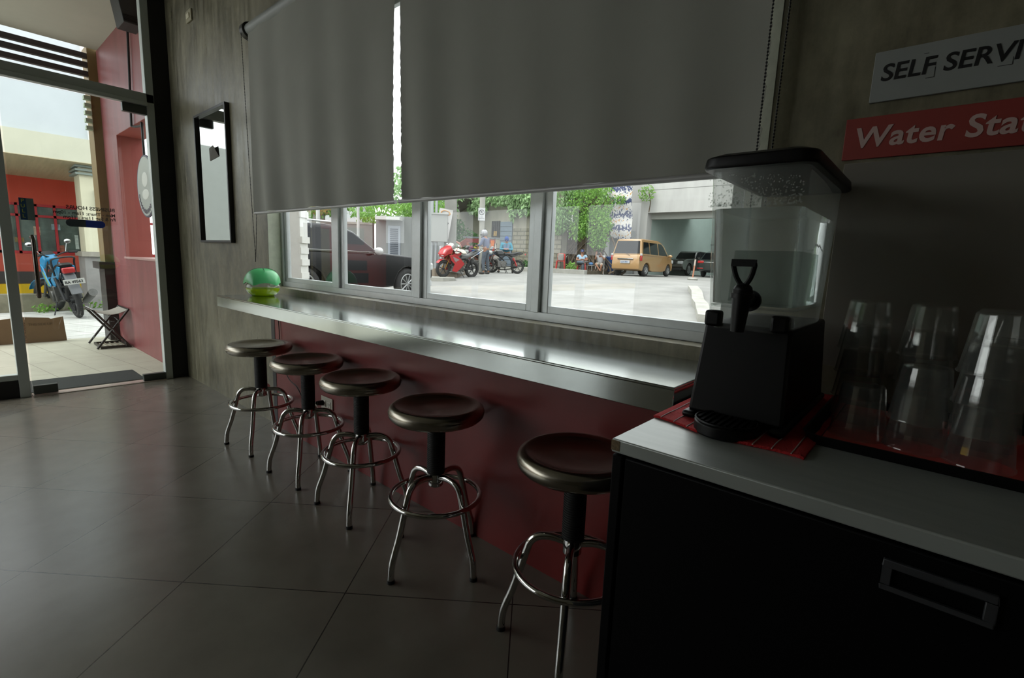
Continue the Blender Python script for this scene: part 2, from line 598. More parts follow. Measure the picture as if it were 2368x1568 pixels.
# ------------------------------------------------------------------ sliding window over the counter
wn = thing('window_1', 'long aluminium sliding window with four panes above the counter', 'window', (-1.85, .1, OZ0), kind='structure', room=True)
b = MB()
b.box(OX0, OX1, .08, .128, OZ0, .962).box(OX0, OX1, .08, .128, OZ1 - .05, OZ1)
b.box(OX0, OX0 + .03, .08, .128, .962, OZ1 - .05).box(OX1 - .04, OX1, .08, .128, .962, OZ1 - .05)
for x0, x1 in ((-2.634, -2.572), (-1.893, -1.845), (-1.173, -1.136)):
    b.box(x0, x1, .078, .128, .962, OZ1 - .05)
b.build('frame', M_alu, wn, bevel=.002)
for x0, x1 in ((-3.262, -2.634), (-2.572, -1.893), (-1.845, -1.173), (-1.136, OX1 - .04)):
    b = MB()
    y0, y1, w = .092, .116, .034
    b.box(x0, x0 + w, y0, y1, .962, OZ1 - .05).box(x1 - w, x1, y0, y1, .962, OZ1 - .05)
    b.box(x0 + w, x1 - w, y0, y1, .962, .99).box(x0 + w, x1 - w, y0, y1, OZ1 - .08, OZ1 - .05)
    s = b.build('sash', M_alu, wn, bevel=.002)
    MB().quad((x0 + w, .104, .99), (x1 - w, .104, .99), (x1 - w, .104, OZ1 - .08), (x0 + w, .104, OZ1 - .08)).build('pane', M_glass, s, smooth=False)

tag(MB().box(OX0 - .001, OX0 + .0015, .001, .08, OZ0, OZ1).build('lit_reveal_strip', mat('daylit_reveal_paint', 'c3c7b4', .7, var=.15, vscale=12), smooth=False), kind='structure')  # lighter colour paints the daylight falling on the left reveal
tag(MB().box(-.412, -.371, -.003, 0, .95, 2.6).build('leak_light_strip', mat('leak_light_paint', 'd5d7cb', .8, var=.1, vscale=30), smooth=False), kind='structure')  # pale colour paints daylight leaking past the blind edge onto the wall
# ------------------------------------------------------------------ roller blinds
def bead_chain(pts, pitch, r, parent):
    b = MB()
    pts = [Vector(p) for p in pts]
    d = 0.
    for a, c in zip(pts, pts[1:]):
        L = (c - a).length
        while d < L:
            b.ell(a + (c - a) * d / L, (r, r, r * 1.15), 6, 4)
            d += pitch
        d -= L
    b.tube(pts, r * .3, 4)
    return b.build('bead_chain', M_dark, parent)

def roller_blind(x0, x1, label, seed, fray):
    t = thing('roller_blind', label, 'blind', ((x0 + x1) / 2, -.06, 2.43), group='grey roller blinds over the window', room=True)
    q = random.Random(seed)
    jag = [[q.uniform(-1, 1) for _ in range(90)] for _ in (0, 1)]
    zt, zb = 2.43, 1.392
    waves = [(q.uniform(5, 26), q.uniform(0, 6.3), q.uniform(.3, 1)) for _ in range(6)]
    def fn(u, v):
        x = x0 + (x1 - x0) * u
        z = zb + (zt - zb) * v
        k = (1 - v) ** 1.5
        y = -.075 + .012 * (.2 + k) * sum(a * math.sin(w * x + p + 1.3 * v) for w, p, a in waves) / 1.6
        y -= .006 * math.sin(math.pi * v)
        if u > .999 or u < .001:
            side = 0 if u < .5 else 1
            if fray[side]:
                x += .004 * jag[side][int(v * 88)] * (1 - .8 * v)
        return (x, y, z)
    MB().grid(fn, 120, 88).build('fabric', M_blind, t, solid=.0009, ang=180)
    MB().cyl((x0 - .01, -.055, 2.452), (x1 + .01, -.055, 2.452), .034, n=28).build('roller_tube', mat('roller_grey', '8d908c', .5), t)
    MB().cyl((x0, -.075, 1.386), (x1, -.075, 1.386), .0085, n=14).build('bottom_rail', mat('rail_grey', 'a5a4a2', .4, metal=.2), t)
    return t
bl = roller_blind(-3.285, -1.822, 'narrower grey roller blind over the left part of the window', 3, (0, 1))
b = MB().cyl((-3.345, -.055, 2.452), (-3.30, -.055, 2.452), .046, n=28).box(-3.34, -3.31, -.06, 0, 2.40, 2.50)
b.build('chain_wheel', mat('bracket_dark', '35332c', .5), bl, bevel=.002)
bead_chain([(-3.33, -.095, 2.43), (-3.335, -.075, 1.5), (-3.345, -.06, 1.12), (-3.36, -.055, 1.085), (-3.365, -.05, 1.12), (-3.36, -.03, 1.5), (-3.345, -.018, 2.43)], .0085, .0028, bl)
br = roller_blind(-1.797, -.372, 'wider grey roller blind over the right part of the window, next to the signs', 8, (1, 1))
bead_chain([(-.366, -.105, 2.43), (-.368, -.10, 1.25), (-.36, -.07, 1.2), (-.352, -.04, 1.25), (-.345, -.03, 2.43)], .0076, .0026, br)

# ------------------------------------------------------------------ counter along the window
ct = thing('bar_counter', 'long stainless steel bar counter under the window', 'counter', (-1.78, -.18, .829), room=True)
b = MB().box(-3.149, -.408, -.361, 0, .885, .892)
b.build('countertop', M_steel, ct, bevel=.002)
b = MB().box(-3.149, -.408, -.361, -.353, .829, .886).box(-3.149, -3.141, -.353, 0, .829, .886).box(-.416, -.408, -.353, 0, .829, .886)
b.build('apron', M_steel, ct, bevel=.0015)
# ------------------------------------------------------------------ framed mirror, wall plate, outlet, cord
mr = thing('wall_mirror', 'tall narrow black framed mirror on the concrete wall', 'mirror', (-4.145, 0, 1.2), room=True)
x0, x1, z0, z1 = -4.462, -3.83, 1.205, 2.15
b = MB()
fw = .017
b.box(x0, x1, -.03, 0, z0, z0 + fw).box(x0, x1, -.03, 0, z1 - fw, z1).box(x0, x0 + fw, -.03, 0, z0 + fw, z1 - fw).box(x1 - fw, x1, -.03, 0, z0 + fw, z1 - fw)
b.build('frame', mat('mirror_frame_black', '1b1b1a', .4), mr, bevel=.002)
MB().box(x0 + fw, x1 - fw, -.012, -.004, z0 + fw, z1 - fw).build('mirror_glass', mat('mirror', (.66, .68, .66), .03, metal=1.), mr, smooth=False)
c = MB().quad((-4.20, -.014, 1.80), (-4.02, -.014, 1.815), (-4.08, -.03, 1.895), (-4.19, -.02, 1.885)).build('small_card', mat('card_brown', '4c463d', .7), None, smooth=False, solid=.001)
tag(c, 'small dark card tucked against the mirror glass', 'card')
wp = thing('wall_plate', 'small beige switch plate high on the concrete wall', 'switch plate', (-4.5, 0, 2.86), room=True)
MB().box(-4.56, -4.44, -.012, 0, 2.83, 2.91).build('plate', mat('beige_plastic', 'a09a80', .5), wp, bevel=.003)
MB().box(-4.53, -4.47, -.018, -.012, 2.85, 2.885).build('rocker', mat('cream_plastic', 'cfc9ae', .5), wp, bevel=.002)
ol = thing('wall_outlet', 'white double power outlet low on the maroon wall panel', 'outlet', (-2.55, -.012, .3), room=True)
MB().box(-2.618, -2.492, -.019, -.012, .266, .344).build('plate', mat('outlet_white', 'b9b3a4', .45), ol, bevel=.003)
for dx in (-2.583, -2.527):
    b = MB().box(dx - .019, dx + .019, -.022, -.019, .286, .324)
    s = b.build('socket', mat('socket_white', 'c9c4b6', .45), ol, bevel=.004)
    MB().box(dx - .009, dx - .006, -.0228, -.0215, .300, .314).box(dx + .006, dx + .009, -.0228, -.0215, .300, .314).cyl((dx, -.0228, .293), (dx, -.0215, .293), .003, n=8).build('slot', M_dark, s)
cord = thing('power_cord', 'thin black cord hanging under the counter with an inline switch', 'cord', (-3.0, -.03, .8), room=True)
P = [(-3.13, -.17, .893), (-3.155, -.12, .889), (-3.165, -.03, .86), (-3.155, -.02, .80), (-3.135, -.02, .70), (-3.128, -.02, .60), (-3.11, -.02, .53), (-3.095, -.02, .47), (-3.07, -.02, .41), (-3.0, -.022, .36), (-2.9, -.022, .33),
     (-2.82, -.022, .26), (-2.75, -.022, .20), (-2.69, -.025, .23), (-2.655, -.032, .293), (-2.60, -.05, .312)]
def smooth_path(P, k=5):
    out = []
    P = [Vector(p) for p in P]
    for i in range(len(P) - 1):
        a, b_, c_, d = P[max(i - 1, 0)], P[i], P[i + 1], P[min(i + 2, len(P) - 1)]
        for j in range(k):
            t = j / k
            out.append(.5 * ((2 * b_) + (c_ - a) * t + (2 * a - 5 * b_ + 4 * c_ - d) * t * t + (3 * b_ - a - 3 * c_ + d) * t ** 3))
    out.append(P[-1])
    return out
MB().tube(smooth_path(P), .003, 6).build('cable', M_rubber, cord)
MB().ell((-3.098, -.024, .475), (.013, .011, .03), 12, 8).build('inline_switch', M_rubber, cord)
b = MB().cyl((-2.588, -.024, .306), (-2.592, -.058, .309), .016, .012, n=12).cyl((-2.592, -.058, .309), (-2.61, -.066, .309), .012, .006, n=12)
b.build('plug', M_rubber, cord)

# ------------------------------------------------------------------ air freshener bowl on the counter
af = thing('air_freshener', 'round air freshener bowl of yellow green liquid under a green petal cap', 'air freshener', (-3.03, -.15, .892))
bowl = [(.0, 0), (.060, 0), (.078, .012), (.090, .030), (.0945, .046), (.090, .064), (.078, .078), (.066, .086)]
MB().lathe(bowl, 40).build('bowl', pane_mat('bowl_plastic', (.86, .9, .88), 1.5, rough=.05), af)
liq = [(.0, .003), (.058, .003), (.076, .015), (.087, .032), (.090, .044), (.0, .044)]
m_liq = mat('yellow_green_liquid', 'd3e420', .25)
_n = m_liq.node_tree
_t = _n.nodes.new('ShaderNodeBsdfTranslucent')
_t.inputs['Color'].default_value = (.72, .85, .05, 1)
_m = _n.nodes.new('ShaderNodeMixShader')
_m.inputs['Fac'].default_value = .5
_n.links.new(_n.nodes['Principled BSDF'].outputs['BSDF'], _m.inputs[1])
_n.links.new(_t.outputs['BSDF'], _m.inputs[2])
_n.links.new(_m.outputs['Shader'], [x for x in _n.nodes if x.type == 'OUTPUT_MATERIAL'][0].inputs['Surface'])
MB().lathe(liq, 40).build('liquid', m_liq, af)
b = MB()
def capf(u, v):
    t = 2 * math.pi * u
    ph = v * math.pi / 2
    k = abs(math.cos(2.5 * t + .6))
    r = .094 * math.cos(ph) ** .75 * (1 + .12 * (1 - k) * math.cos(ph))
    z = .080 + .082 * math.sin(ph) ** .9 - .016 * (1 - k) * math.cos(ph) ** 3
    return (r * math.cos(t), r * math.sin(t), z)
b.grid(capf, 100, 16)
capo = b.build('cap', mat('green_plastic', '55b873', .3), af, ang=60)
b = MB()
for k in range(5):
    t0 = (math.pi * k - .6) / 2.5
    b.tube([((.105 * math.cos(R(a)) ** .75 + .001) * math.cos(t0), (.1 * math.cos(R(a)) ** .75 + .001) * math.sin(t0), .081 + .082 * math.sin(R(a)) ** .9) for a in (50, 60, 70, 80, 88)], .0012, 5)
b.build('petal_seam', mat('green_seam', '1f6038', .5), capo)

# ------------------------------------------------------------------ bar stools
def make_stool(label):
    t = thing('bar_stool', label, 'stool', group='round steel bar stools along the counter')
    seat = [(0, .596), (.05, .596), (.10, .600), (.135, .612), (.150, .6195), (.160, .6185), (.172, .609), (.1775, .594), (.174, .578), (.162, .566), (.15, .563), (0, .565)]
    MB().lathe(seat, 64).build('seat', M_seat, t, ang=60)
    prof = [(0, .565), (.022, .565), (.022, .545)]
    for k in range(27):
        z = .545 - k * .0072
        prof += [(.0335, z), (.0335, z - .0042), (.0315, z - .0046), (.0315, z - .0068)]
    prof += [(.022, .350), (0, .350)]
    MB().lathe(prof, 24).build('threaded_column', M_rubber, t, ang=30)
    MB().lathe([(0, .352), (.026, .352), (.028, .345), (.028, .305), (.024, .300), (0, .300)], 20).build('hub', M_chrome, t)
    b = MB().tube([(.0, .03, .558), (.0, .10, .552), (.0, .15, .540)], [.005, .005, .006], 8).ell((0, .155, .538), (.014, .03, .008), 10, 6)
    b.build('lever', M_black, t)
    for k in range(4):
        path = smooth_path([(.02, 0, .335), (.06, 0, .343), (.10, 0, .338), (.125, 0, .318), (.137, 0, .285), (.155, 0, .22), (.175, 0, .15), (.193, 0, .10), (.202, 0, .07), (.206, 0, .04), (.208, 0, .008)], 4)
        b = MB().tube(path, .0120, 12)
        lg = b.xform(Matrix.Rotation(R(90 * k), 4, 'Z')).build('leg', M_chrome, t)
        MB().lathe([(0, .012), (.0135, .012), (.0145, 0), (0, 0)], 12, c=(.208, 0, 0)).xform(Matrix.Rotation(R(90 * k), 4, 'Z')).build('foot_cap', M_rubber, lg)
    MB().ring((0, 0, .262),   .168, .0098, n=64, m=10).build('foot_ring', M_chrome, t)
    return t
st = make_stool('bar stool farthest along the counter, nearest the entrance and the hanging cord')
st.location = (-2.975, -.205, 0); st.rotation_euler = (0, 0, R(50))
for x, y, a, lb in ((-2.405, -.20, 48, 'second bar stool from the entrance, in front of the wall outlet'),
                    (-1.905, -.20, 43, 'middle bar stool of the five along the counter'),
                    (-1.347, -.232, 2, 'bar stool with its black lever showing, second from the water cabinet'),
                    (-.722, -.235, 28, 'bar stool beside the black cabinet, partly hidden behind it')):
    copy_thing(st, (x, y, 0), R(a), lb)

# ------------------------------------------------------------------ black cabinet and its worktop
CX0, CX1, CY0, CY1 = -.384, .78, -.670, -.016
cb = thing('drawer_cabinet', 'black cabinet with a recessed pull frame under the water station', 'cabinet', (.2, -.34, 0), room=True)
M_cab = mat('black_cabinet', '040405', .55, spec=.12)
MB().box(CX0 + .004, CX1, CY0 + .014, CY1, .04, .838).build('body', M_cab, cb, bevel=.002)
MB().box(CX0 + .02, CX1, CY0 + .05, CY1, 0, .04).build('plinth', M_cab, cb)
MB().box(CX0 + .004, CX0 + .022, CY0 - .002, CY0 + .014, .05, .836).build('edge_strip', M_cab, cb, bevel=.002)
dw = MB().box(CX0 + .025, CX1, CY0 + .002, CY0 + .014, .05, .834).build('door', M_cab, cb, bevel=.003)
b = MB()
hx0, hx1, hz0, hz1 = -.008, .093, .775, .814
b.box(hx0, hx1, CY0 - .004, CY0 + .002, hz1 - .009, hz1).box(hx0, hx1, CY0 - .004, CY0 + .002, hz0, hz0 + .007)
b.box(hx0, hx0 + .010, CY0 - .004, CY0 + .002, hz0 + .007, hz1 - .009).box(hx1 - .010, hx1, CY0 - .004, CY0 + .002, hz0 + .007, hz1 - .009)
b.build('pull_frame', mat('pull_frame_grey', '3d3e41', .45, metal=.3), dw, bevel=.001)
wt = thing('worktop', 'grey steel worktop with a chipped front corner on the black cabinet', 'worktop', (.2, -.34, .838), room=True)
MB().box(CX0, CX1, CY0, CY1, .8385, .8624).build('top', mat('worktop_steel', 'a0a59f', .36, metal=.25, var=.08, vscale=6, stretch=(1, 8, 1)), wt, bevel=.0025)
MB().box(CX0 - .0005, CX0 + .016, CY0 - .0006, CY0 + .004, .842, .8605).build('chipped_corner', mat('chipboard', '6b5a40', .8, var=.4, vscale=200), wt, bevel=.001)

# ------------------------------------------------------------------ red towel
M_towel = mat('red_terry', 'b01d1f', .9, bump=.5, bscale=300, var=.1, vscale=60)
tw = thing('towel', 'folded red terry towel with white stripes under the drink dispenser', 'towel', (-.25, -.3, .8626), room=True)
def towf(u, v):
    x = -.386 + .262 * u
    y = -.535 + .50 * v + .03 * (.5 - u) * 0 + .028 * max(0, .35 - u) / .35 + .004 * math.sin(9 * u)
    z = .8655 + .0008 * math.sin(40 * u) * math.sin(31 * v) - .0015 * (max(0, abs(u - .5) - .47) * 33)
    return (x, y, z)
MB().grid(towf, 60, 60).build('cloth', M_towel, tw, solid=.005, bevel=.001)
b = MB()
for k in range(9):
    u = .065 + .108 * k
    pts = [Vector(towf(u, v / 20)) + Vector((0, 0, .0028)) for v in range(0, 17)]
    pts[0] = pts[0] + Vector((0, -.0015, -.0004))
    b.tube(pts, .0011, 5)
b.build('stripe', mat('white_thread', 'c9bcb8', .9), tw)

# ------------------------------------------------------------------ drink dispenser
dp = thing('drink_dispenser', 'black water dispenser with a clear tank and tap, half full of water', 'drink dispenser', (-.255, -.28, .868), room=True)
b = MB()
b.frustum((-.338, -.172, -.462, -.095), .880, (-.329, -.181, -.438, -.115), 1.052)
b.box(-.344, -.318, -.478, -.085, .869, .882).box(-.192, -.166, -.478, -.085, .869, .882)
b.build('base', M_black, dp, bevel=.006, seg=3)
for x0, x1 in ((-.329, -.300), (-.215, -.186)):
    MB().box(x0, x1, -.448, -.425, 1.045, 1.075).build('tank_holder', M_black, dp, bevel=.005)
def rrect(x0, x1, y0, y1, r, n=5):
    out = []
    for cx_, cy_, a0 in ((x1 - r, y1 - r, 0), (x0 + r, y1 - r, 90), (x0 + r, y0 + r, 180), (x1 - r, y0 + r, 270)):
        out += [(cx_ + r * math.cos(R(a0 + 90 * k / n)), cy_ + r * math.sin(R(a0 + 90 * k / n))) for k in range(n + 1)]
    return out
def loft(b, loops, cap0=True, cap1=True):
    n = len(loops[0][0])
    vs, fs = [], []
    for lp, z in loops:
        vs += [(x, y, z) for x, y in lp]
    for k in range(len(loops) - 1):
        fs += [(k * n + i, k * n + (i + 1) % n, (k + 1) * n + (i + 1) % n, (k + 1) * n + i) for i in range(n)]
    if cap0:
        fs.append(tuple(reversed(range(n))))
    if cap1:
        fs.append(tuple(range((len(loops) - 1) * n, len(loops) * n)))
    return b.add(vs, fs)
def tank_loop(z, d=0.):
    t = (z - 1.05) / (1.338 - 1.05)
    return rrect(-.328 - .024 * t + d, -.183 - .006 * t - d, -.440 + .010 * t + d, -.165 + .105 * t - d, .022)
b = MB()
loft(b, [(tank_loop(1.043), 1.043), (tank_loop(1.083), 1.083), (tank_loop(1.20), 1.20), (tank_loop(1.338), 1.338)], True, False)
tk = b.build('tank', M_clear, dp, ang=50)
b = MB()
lp = tank_loop(1.083, .003)
b.tube([(x, y, 1.084) for x, y in lp], .0022, 5, True)
b.build('tank_seam', M_clear, tk)
M_water = mat('water', (.93, .97, .95), .0, spec=.5, trans=1.)
_n = M_water.node_tree
_n.nodes['Principled BSDF'].inputs['IOR'].default_value = 1.33
_t = _n.nodes.new('ShaderNodeBsdfTranslucent')
_t.inputs['Color'].default_value = (.75, .82, .78, 1)
_m = _n.nodes.new('ShaderNodeMixShader')
_m.inputs['Fac'].default_value = .13
_n.links.new(_n.nodes['Principled BSDF'].outputs['BSDF'], _m.inputs[1])
_n.links.new(_t.outputs['BSDF'], _m.inputs[2])
_n.links.new(_m.outputs['Shader'], [x for x in _n.nodes if x.type == 'OUTPUT_MATERIAL'][0].inputs['Surface'])
b = MB()
loft(b, [(tank_loop(1.089, .004), 1.089), (tank_loop(1.18, .004), 1.18), (tank_loop(1.262, .004), 1.262)])
b.build('water', M_water, dp, ang=50)
b = MB()
loft(b, [(rrect(-.312, -.215, -.36, -.20, .012), 1.09), (rrect(-.310, -.217, -.355, -.205, .012), 1.188)])
b.build('ice_core', pane_mat('core_plastic', (.62, .67, .65), 1.15, rough=.1), dp, ang=50)
b = MB()
for k in range(420):
    u, h = rng.random(), rng.random() ** 1.6
    z = 1.266 + .055 * h * (1.15 - .35 * u)
    r = rng.uniform(.0006, .0018) * (1.25 - .5 * h)
    t = (z - 1.05) / .288
    b.ell((-.333 - .018 * t + (.140 + .02 * t) * u, -.4405 + .010 * t, z), (r, r * .45, r * 1.1), 6, 4)
tag(b.build('droplets', M_clear, tk), kind='stuff')
b = MB()
loft(b, [(rrect(-.362, -.176, -.447, -.035, .03), 1.331), (rrect(-.364, -.174, -.449, -.033, .03), 1.336), (rrect(-.362, -.176, -.447, -.035, .03), 1.352), (rrect(-.345, -.193, -.430, -.052, .025), 1.359)])
b.build('lid', M_black, dp, bevel=.002)
tp = MB()
tp.cyl((-.2515, -.435, 1.098), (-.2515, -.497, 1.098), .012, n=16)
tp.cyl((-.2515, -.447, 1.098), (-.2515, -.455, 1.098), .019, n=20)
tp.cyl((-.2515, -.497, 1.118), (-.2535, -.497, 1.046), .0165, .011, n=18)
tp.cyl((-.2515, -.497, 1.112), (-.2515, -.497, 1.104), .019, n=20)
tp.ell((-.2515, -.497, 1.118), (.0155, .0155, .012), 14, 8)
tap = tp.build('tap', M_black, dp)
hp = MB()
hp.tube(smooth_path([(-.2515, -.497, 1.122), (-.262, -.501, 1.137), (-.2675, -.505, 1.155), (-.267, -.507, 1.162), (-.2515, -.508, 1.164), (-.236, -.507, 1.162), (-.2355, -.505, 1.155), (-.241, -.501, 1.137), (-.2515, -.497, 1.122)], 4), .0044, 8)
hp.box(-.2705, -.2325, -.512, -.503, 1.157, 1.169)
hp.build('tap_handle', M_black, tap, bevel=.002)
b = MB()
dd = [(-.307 + .0, -.46), (-.203, -.46)] + [(-.255 + .053 * math.cos(R(a)), -.497 + .053 * math.sin(R(a))) for a in range(0, -181, -12)]
b.prism(dd, 'z', .8635, .885)
b.build('drip_tray', M_black, dp, bevel=.003)
b = MB()
for k in range(9):
    x = -.297 + .0105 * k
    hw = math.sqrt(max(0, .047 ** 2 - (x + .255) ** 2))
    b.box(x - .0025, x + .0025, -.495 - hw, -.47, .885, .889)
b.ring((-.255, -.497, .887), .051, .002, n=40, m=6)
b.build('drip_grille', M_black, dp)

# ------------------------------------------------------------------ serving tray with cups
ty = thing('serving_tray', 'black serving tray with a red liner under the clear cups', 'tray', (.1, -.26, .8624), room=True)
b = MB()
TX0, TX1, TY0, TY1 = -.148, .42, -.452, -.07
loft(b, [(rrect(TX0 + .014, TX1 - .014, TY0 + .014, TY1 - .014, .02), .8626), (rrect(TX0, TX1, TY0, TY1, .03), .882), (rrect(TX0 + .004, TX1 - .004, TY0 + .004, TY1 - .004, .028), .8825),
          (rrect(TX0 + .018, TX1 - .018, TY0 + .018, TY1 - .018, .02), .8645)])
b.build('tray_pan', M_black, ty)
tl = MB().grid(lambda u, v: (TX0 + .026 + u * (TX1 - TX0 - .05), TY0 + .022 + v * (TY1 - TY0 - .045), .8658 + .0003 * math.sin(23 * u) * math.sin(17 * v)), 30, 24)
M_liner = mat('red_liner', 'd24e4a', .42, var=.06, vscale=8)
tag(tl.build('tray_liner', M_liner, None, solid=.0012), 'smooth red cloth lying flat inside the black tray', 'liner')
b = MB().tube(smooth_path([(.128, -.412, .878), (.16, -.42, .880), (.22, -.425, .882), (.30, -.42, .880)], 4), .011, 12)
tag(b.build('rolled_cloth', mat('rolled_red_cloth', 'a02a33', .9, bump=.3, bscale=200), None), 'rolled red cloth at the near right corner of the tray', 'cloth')
cup_prof = [(.0, .0925), (.027, .0925), (.0285, .0935), (.0305, .0935), (.0325, .0905), (.0424, .004), (.0440, .0036), (.0446, .0018), (.0438, 0), (.0425, .0008), (.0318, .0895), (.0296, .0912), (.0, .0914)]
def make_cup(label, loc):
    c = MB().lathe(cup_prof, 26).build('plastic_cup', M_cup, None, ang=8)
    c.location = loc
    return tag(c, label, 'cup', 'clear plastic cups stacked upside down on the tray')
proto_cup = None
def cup_stack(x, y, n, where, words):
    global proto_cup
    for k in range(n):
        lb = words[k] + ' ' + where
        loc = (x + .001 * math.sin(7 * k + x * 40), y + .001 * math.cos(5 * k), .8672 + .0475 * k)
        if proto_cup is None:
            proto_cup = make_cup(lb, loc)
        else:
            c = proto_cup.copy()
            COL.objects.link(c)
            c.location = loc
            c['label'] = lb
ONE = ['single upturned clear cup standing']
TWO = ['lower upturned clear cup', 'upper upturned clear cup']
FOUR = ['bottom upturned clear cup', 'second upturned clear cup from below', 'third upturned clear cup from below', 'top upturned clear cup']
cup_stack(-.078, -.340, 1, 'alone at the front corner of the tray', ONE)
cup_stack(.002, -.342, 2, 'in the short middle stack at the front of the tray', TWO)
cup_stack(.080, -.360, 4, 'in the tall front stack beside the rolled cloth', FOUR)
cup_stack(-.095, -.225, 4, 'in the rear stack closest to the dispenser', FOUR)
cup_stack(-.003, -.228, 4, 'in the rear stack behind the short middle stack', FOUR)
cup_stack(.090, -.235, 4, 'in the rear stack behind the tall front stack', FOUR)

# ------------------------------------------------------------------ signs on the wall
s1 = thing('wall_sign', 'white sign lettered SELF SERVICE on the concrete wall', 'sign', (.05, 0, 1.53), room=True)
MB().box(-.172, .33, -.008, 0, 1.527, 1.630).build('board', mat('sign_white', '8b8e8b', .5, var=.04), s1, bevel=.001)
text('lettering', 'SELF SERVICE', .0475, face_M((-.158, -.0085, 1.569), (1, 0, .0), (0, 0, 1)), M_letter, s1, shear=.10, bold=.0007, space=.99)
for (x, z, w, h) in ((-.080, 1.560, .014, .0009), (-.0668, 1.560, .0009, .020), (.028, 1.560, .020, .0008), (.048, 1.560, .0008, .014), (-.088, 1.609, .008, .0008)):
    MB().box(x, x + w, -.0086, -.008, z, z + h).build('ink_mark', M_letter, s1)
s2 = thing('wall_sign', 'red sign lettered Water Station below the white sign', 'sign', (.05, 0, 1.41), room=True)
MB().box(-.209, .33, -.006, 0, 1.409, 1.498).build('board', mat('sign_red', '8a342d', .5, var=.05), s2, bevel=.001)
text('lettering', 'Water Station', .060, face_M((-.190, -.0065, 1.434), (1, 0, 0), (0, 0, 1)), mat('sign_offwhite', 'b79e97', .5), s2, shear=.10, bold=.0013, space=1.05)
bp_ = MB().box(-.200, .60, -.022, -.016, .935, 1.398).build('wall_panel', mat('dark_acrylic', '77736a', .35, spec=.4), None, bevel=.001)
tag(bp_, 'plain dark panel on the wall behind the cups', 'panel')
# ================================================================== outdoors, street side (seen through the entrance)
ALB[0] = .9
M_porch = tile_mat('porch_tile', 'aeac9b', '858272', (.6, .3), R(8), (0, 0), .5, gw=.006, var=.08)
M_paving = tile_mat('street_paving', 'b3b3ae', '6f6d65', (.62, .42), R(24), (.2, .1), .7, gw=.012, var=.14, vs=3.)
M_redwall = mat('weathered_red_wall', '85494a', .42, var=.24, vscale=2.2, stretch=(2, 2, .5))
M_redrecess = mat('red_recess', '9c4a40', .6, var=.06, vscale=3)
M_soffit = mat('soffit_paint', 'b9b9ab', .7, var=.05, vscale=2)
M_brown = mat('ochre_brown', '6f5a30', .6, var=.1, vscale=5)
M_cream = mat('cream_paint', 'd9d4b8', .7, var=.06, vscale=2)
M_paper = mat('pale_stone_white', 'd2d2cc', .8, var=.06, vscale=6)
M_slat = mat('dark_slat', '332c2d', .5)

tag(MB().box(-8.05, XW - .1, -10, .0, -.06, -.012).build('ground_porch', M_porch, smooth=False), kind='structure')
tag(MB().box(-30, -8.05, -14, .36, -.1, -.03).build('ground_pavement', M_paving, smooth=False), kind='structure')
b = MB()
wx0, wx1 = -7.7, XW - .09
b.box(wx0, -7.06, 0, .25, -.05, 3.36).box(-5.40, wx1, 0, .25, -.05, 3.36).box(-7.06, -5.40, 0, .25, 2.36, 3.36).box(-7.06, -5.40, 0, .25, -.05, 1.03)
tag(b.build('wall_red_porch', M_redwall, smooth=False), kind='structure')
b = MB().quad((-7.058, .001, 1.03), (-7.058, .25, 1.03), (-7.058, .25, 2.36), (-7.058, .001, 2.36)).quad((-7.058, .001, 2.358), (-7.058, .25, 2.358), (-5.4, .25, 2.358), (-5.4, .001, 2.358))
tag(b.build('trim_3', M_redrecess, smooth=False, solid=.003), kind='structure')
tag(MB().box(-7.1, -5.40, -.012, .26, 1.015, 1.035).build('trim_4', mat('pink_sill', 'b08a84', .5), smooth=False), kind='structure')
tag(MB().box(-7.66, XW - .09, -2.1, 0, 3.36, 3.5).build('ceiling_porch', M_soffit, smooth=False), kind='structure')
b = MB().box(-7.98, -7.70, -.085, .10, .95, 3.40)
tag(b.build('wall_post', M_brown), kind='structure')
b = MB().box(-8.0, -7.69, -.10, .12, -.05, .87).box(-8.06, -7.66, -.15, .15, .87, .955)
tag(b.build('trim_5', mat('black_plinth', '2a2623', .5)), kind='structure')
lv = thing('louvre_screen', 'dark horizontal slats hung below the porch ceiling edge', 'louvre', (-7.72, -4, 3.0), room=True)
for z in (3.285, 3.19, 3.09):
    MB().box(-7.76, -7.70, -2.1, -.085, z - .028, z + .028).build('slat', M_slat, lv, bevel=.004)
fn = thing('wall_fins', 'stack of short pale green fins on the ochre porch post', 'fins', (-7.72, -.12, 2.7), room=True)
for k in range(6):
    z = 2.90 - .083 * k
    f = MB().box(-7.76, -7.68, -.15, -.085, z - .012, z + .03).build('fin', mat('fin_pale_green', '9fae96', .5), fn, bevel=.003)
pipe = thing('hanging_sign', 'round pale sign hanging on a thin black pipe in the red wall opening', 'sign', (-5.92, .04, 2.02), room=True)
b = MB().tube(smooth_path([(-6.16, -.02, 3.36), (-6.22, -.02, 2.9), (-6.30, -.02, 2.40), (-6.30, -.01, 2.34), (-6.1, .02, 2.325), (-5.98, -.01, 2.325), (-5.97, -.01, 2.25), (-5.97, -.01, 2.02)], 5), .011, 8)
b.build('pipe', M_dark, pipe)
dsk = MB().cyl((-5.97, -.02, 1.735), (-5.97, .0, 1.735), .285, n=48).build('disc', mat('disc_grey', 'b3b6b0', .35, var=.08, vscale=9), pipe, bevel=.004)
MB().ring((-5.97, -.01, 1.735), .285, .012, 'y', 48, 8).build('rim', mat('disc_rim', '3d3a52', .4), pipe)
b = MB().ell((-5.97, -.021, 1.80), (.10, .003, .07), 24, 8).ell((-5.97, -.021, 1.66), (.12, .003, .05), 24, 8)
b.build('emblem', mat('emblem_white', 'd6d5cd', .5), dsk)
M_emb = mat('emblem_dark', '5e5560', .5)
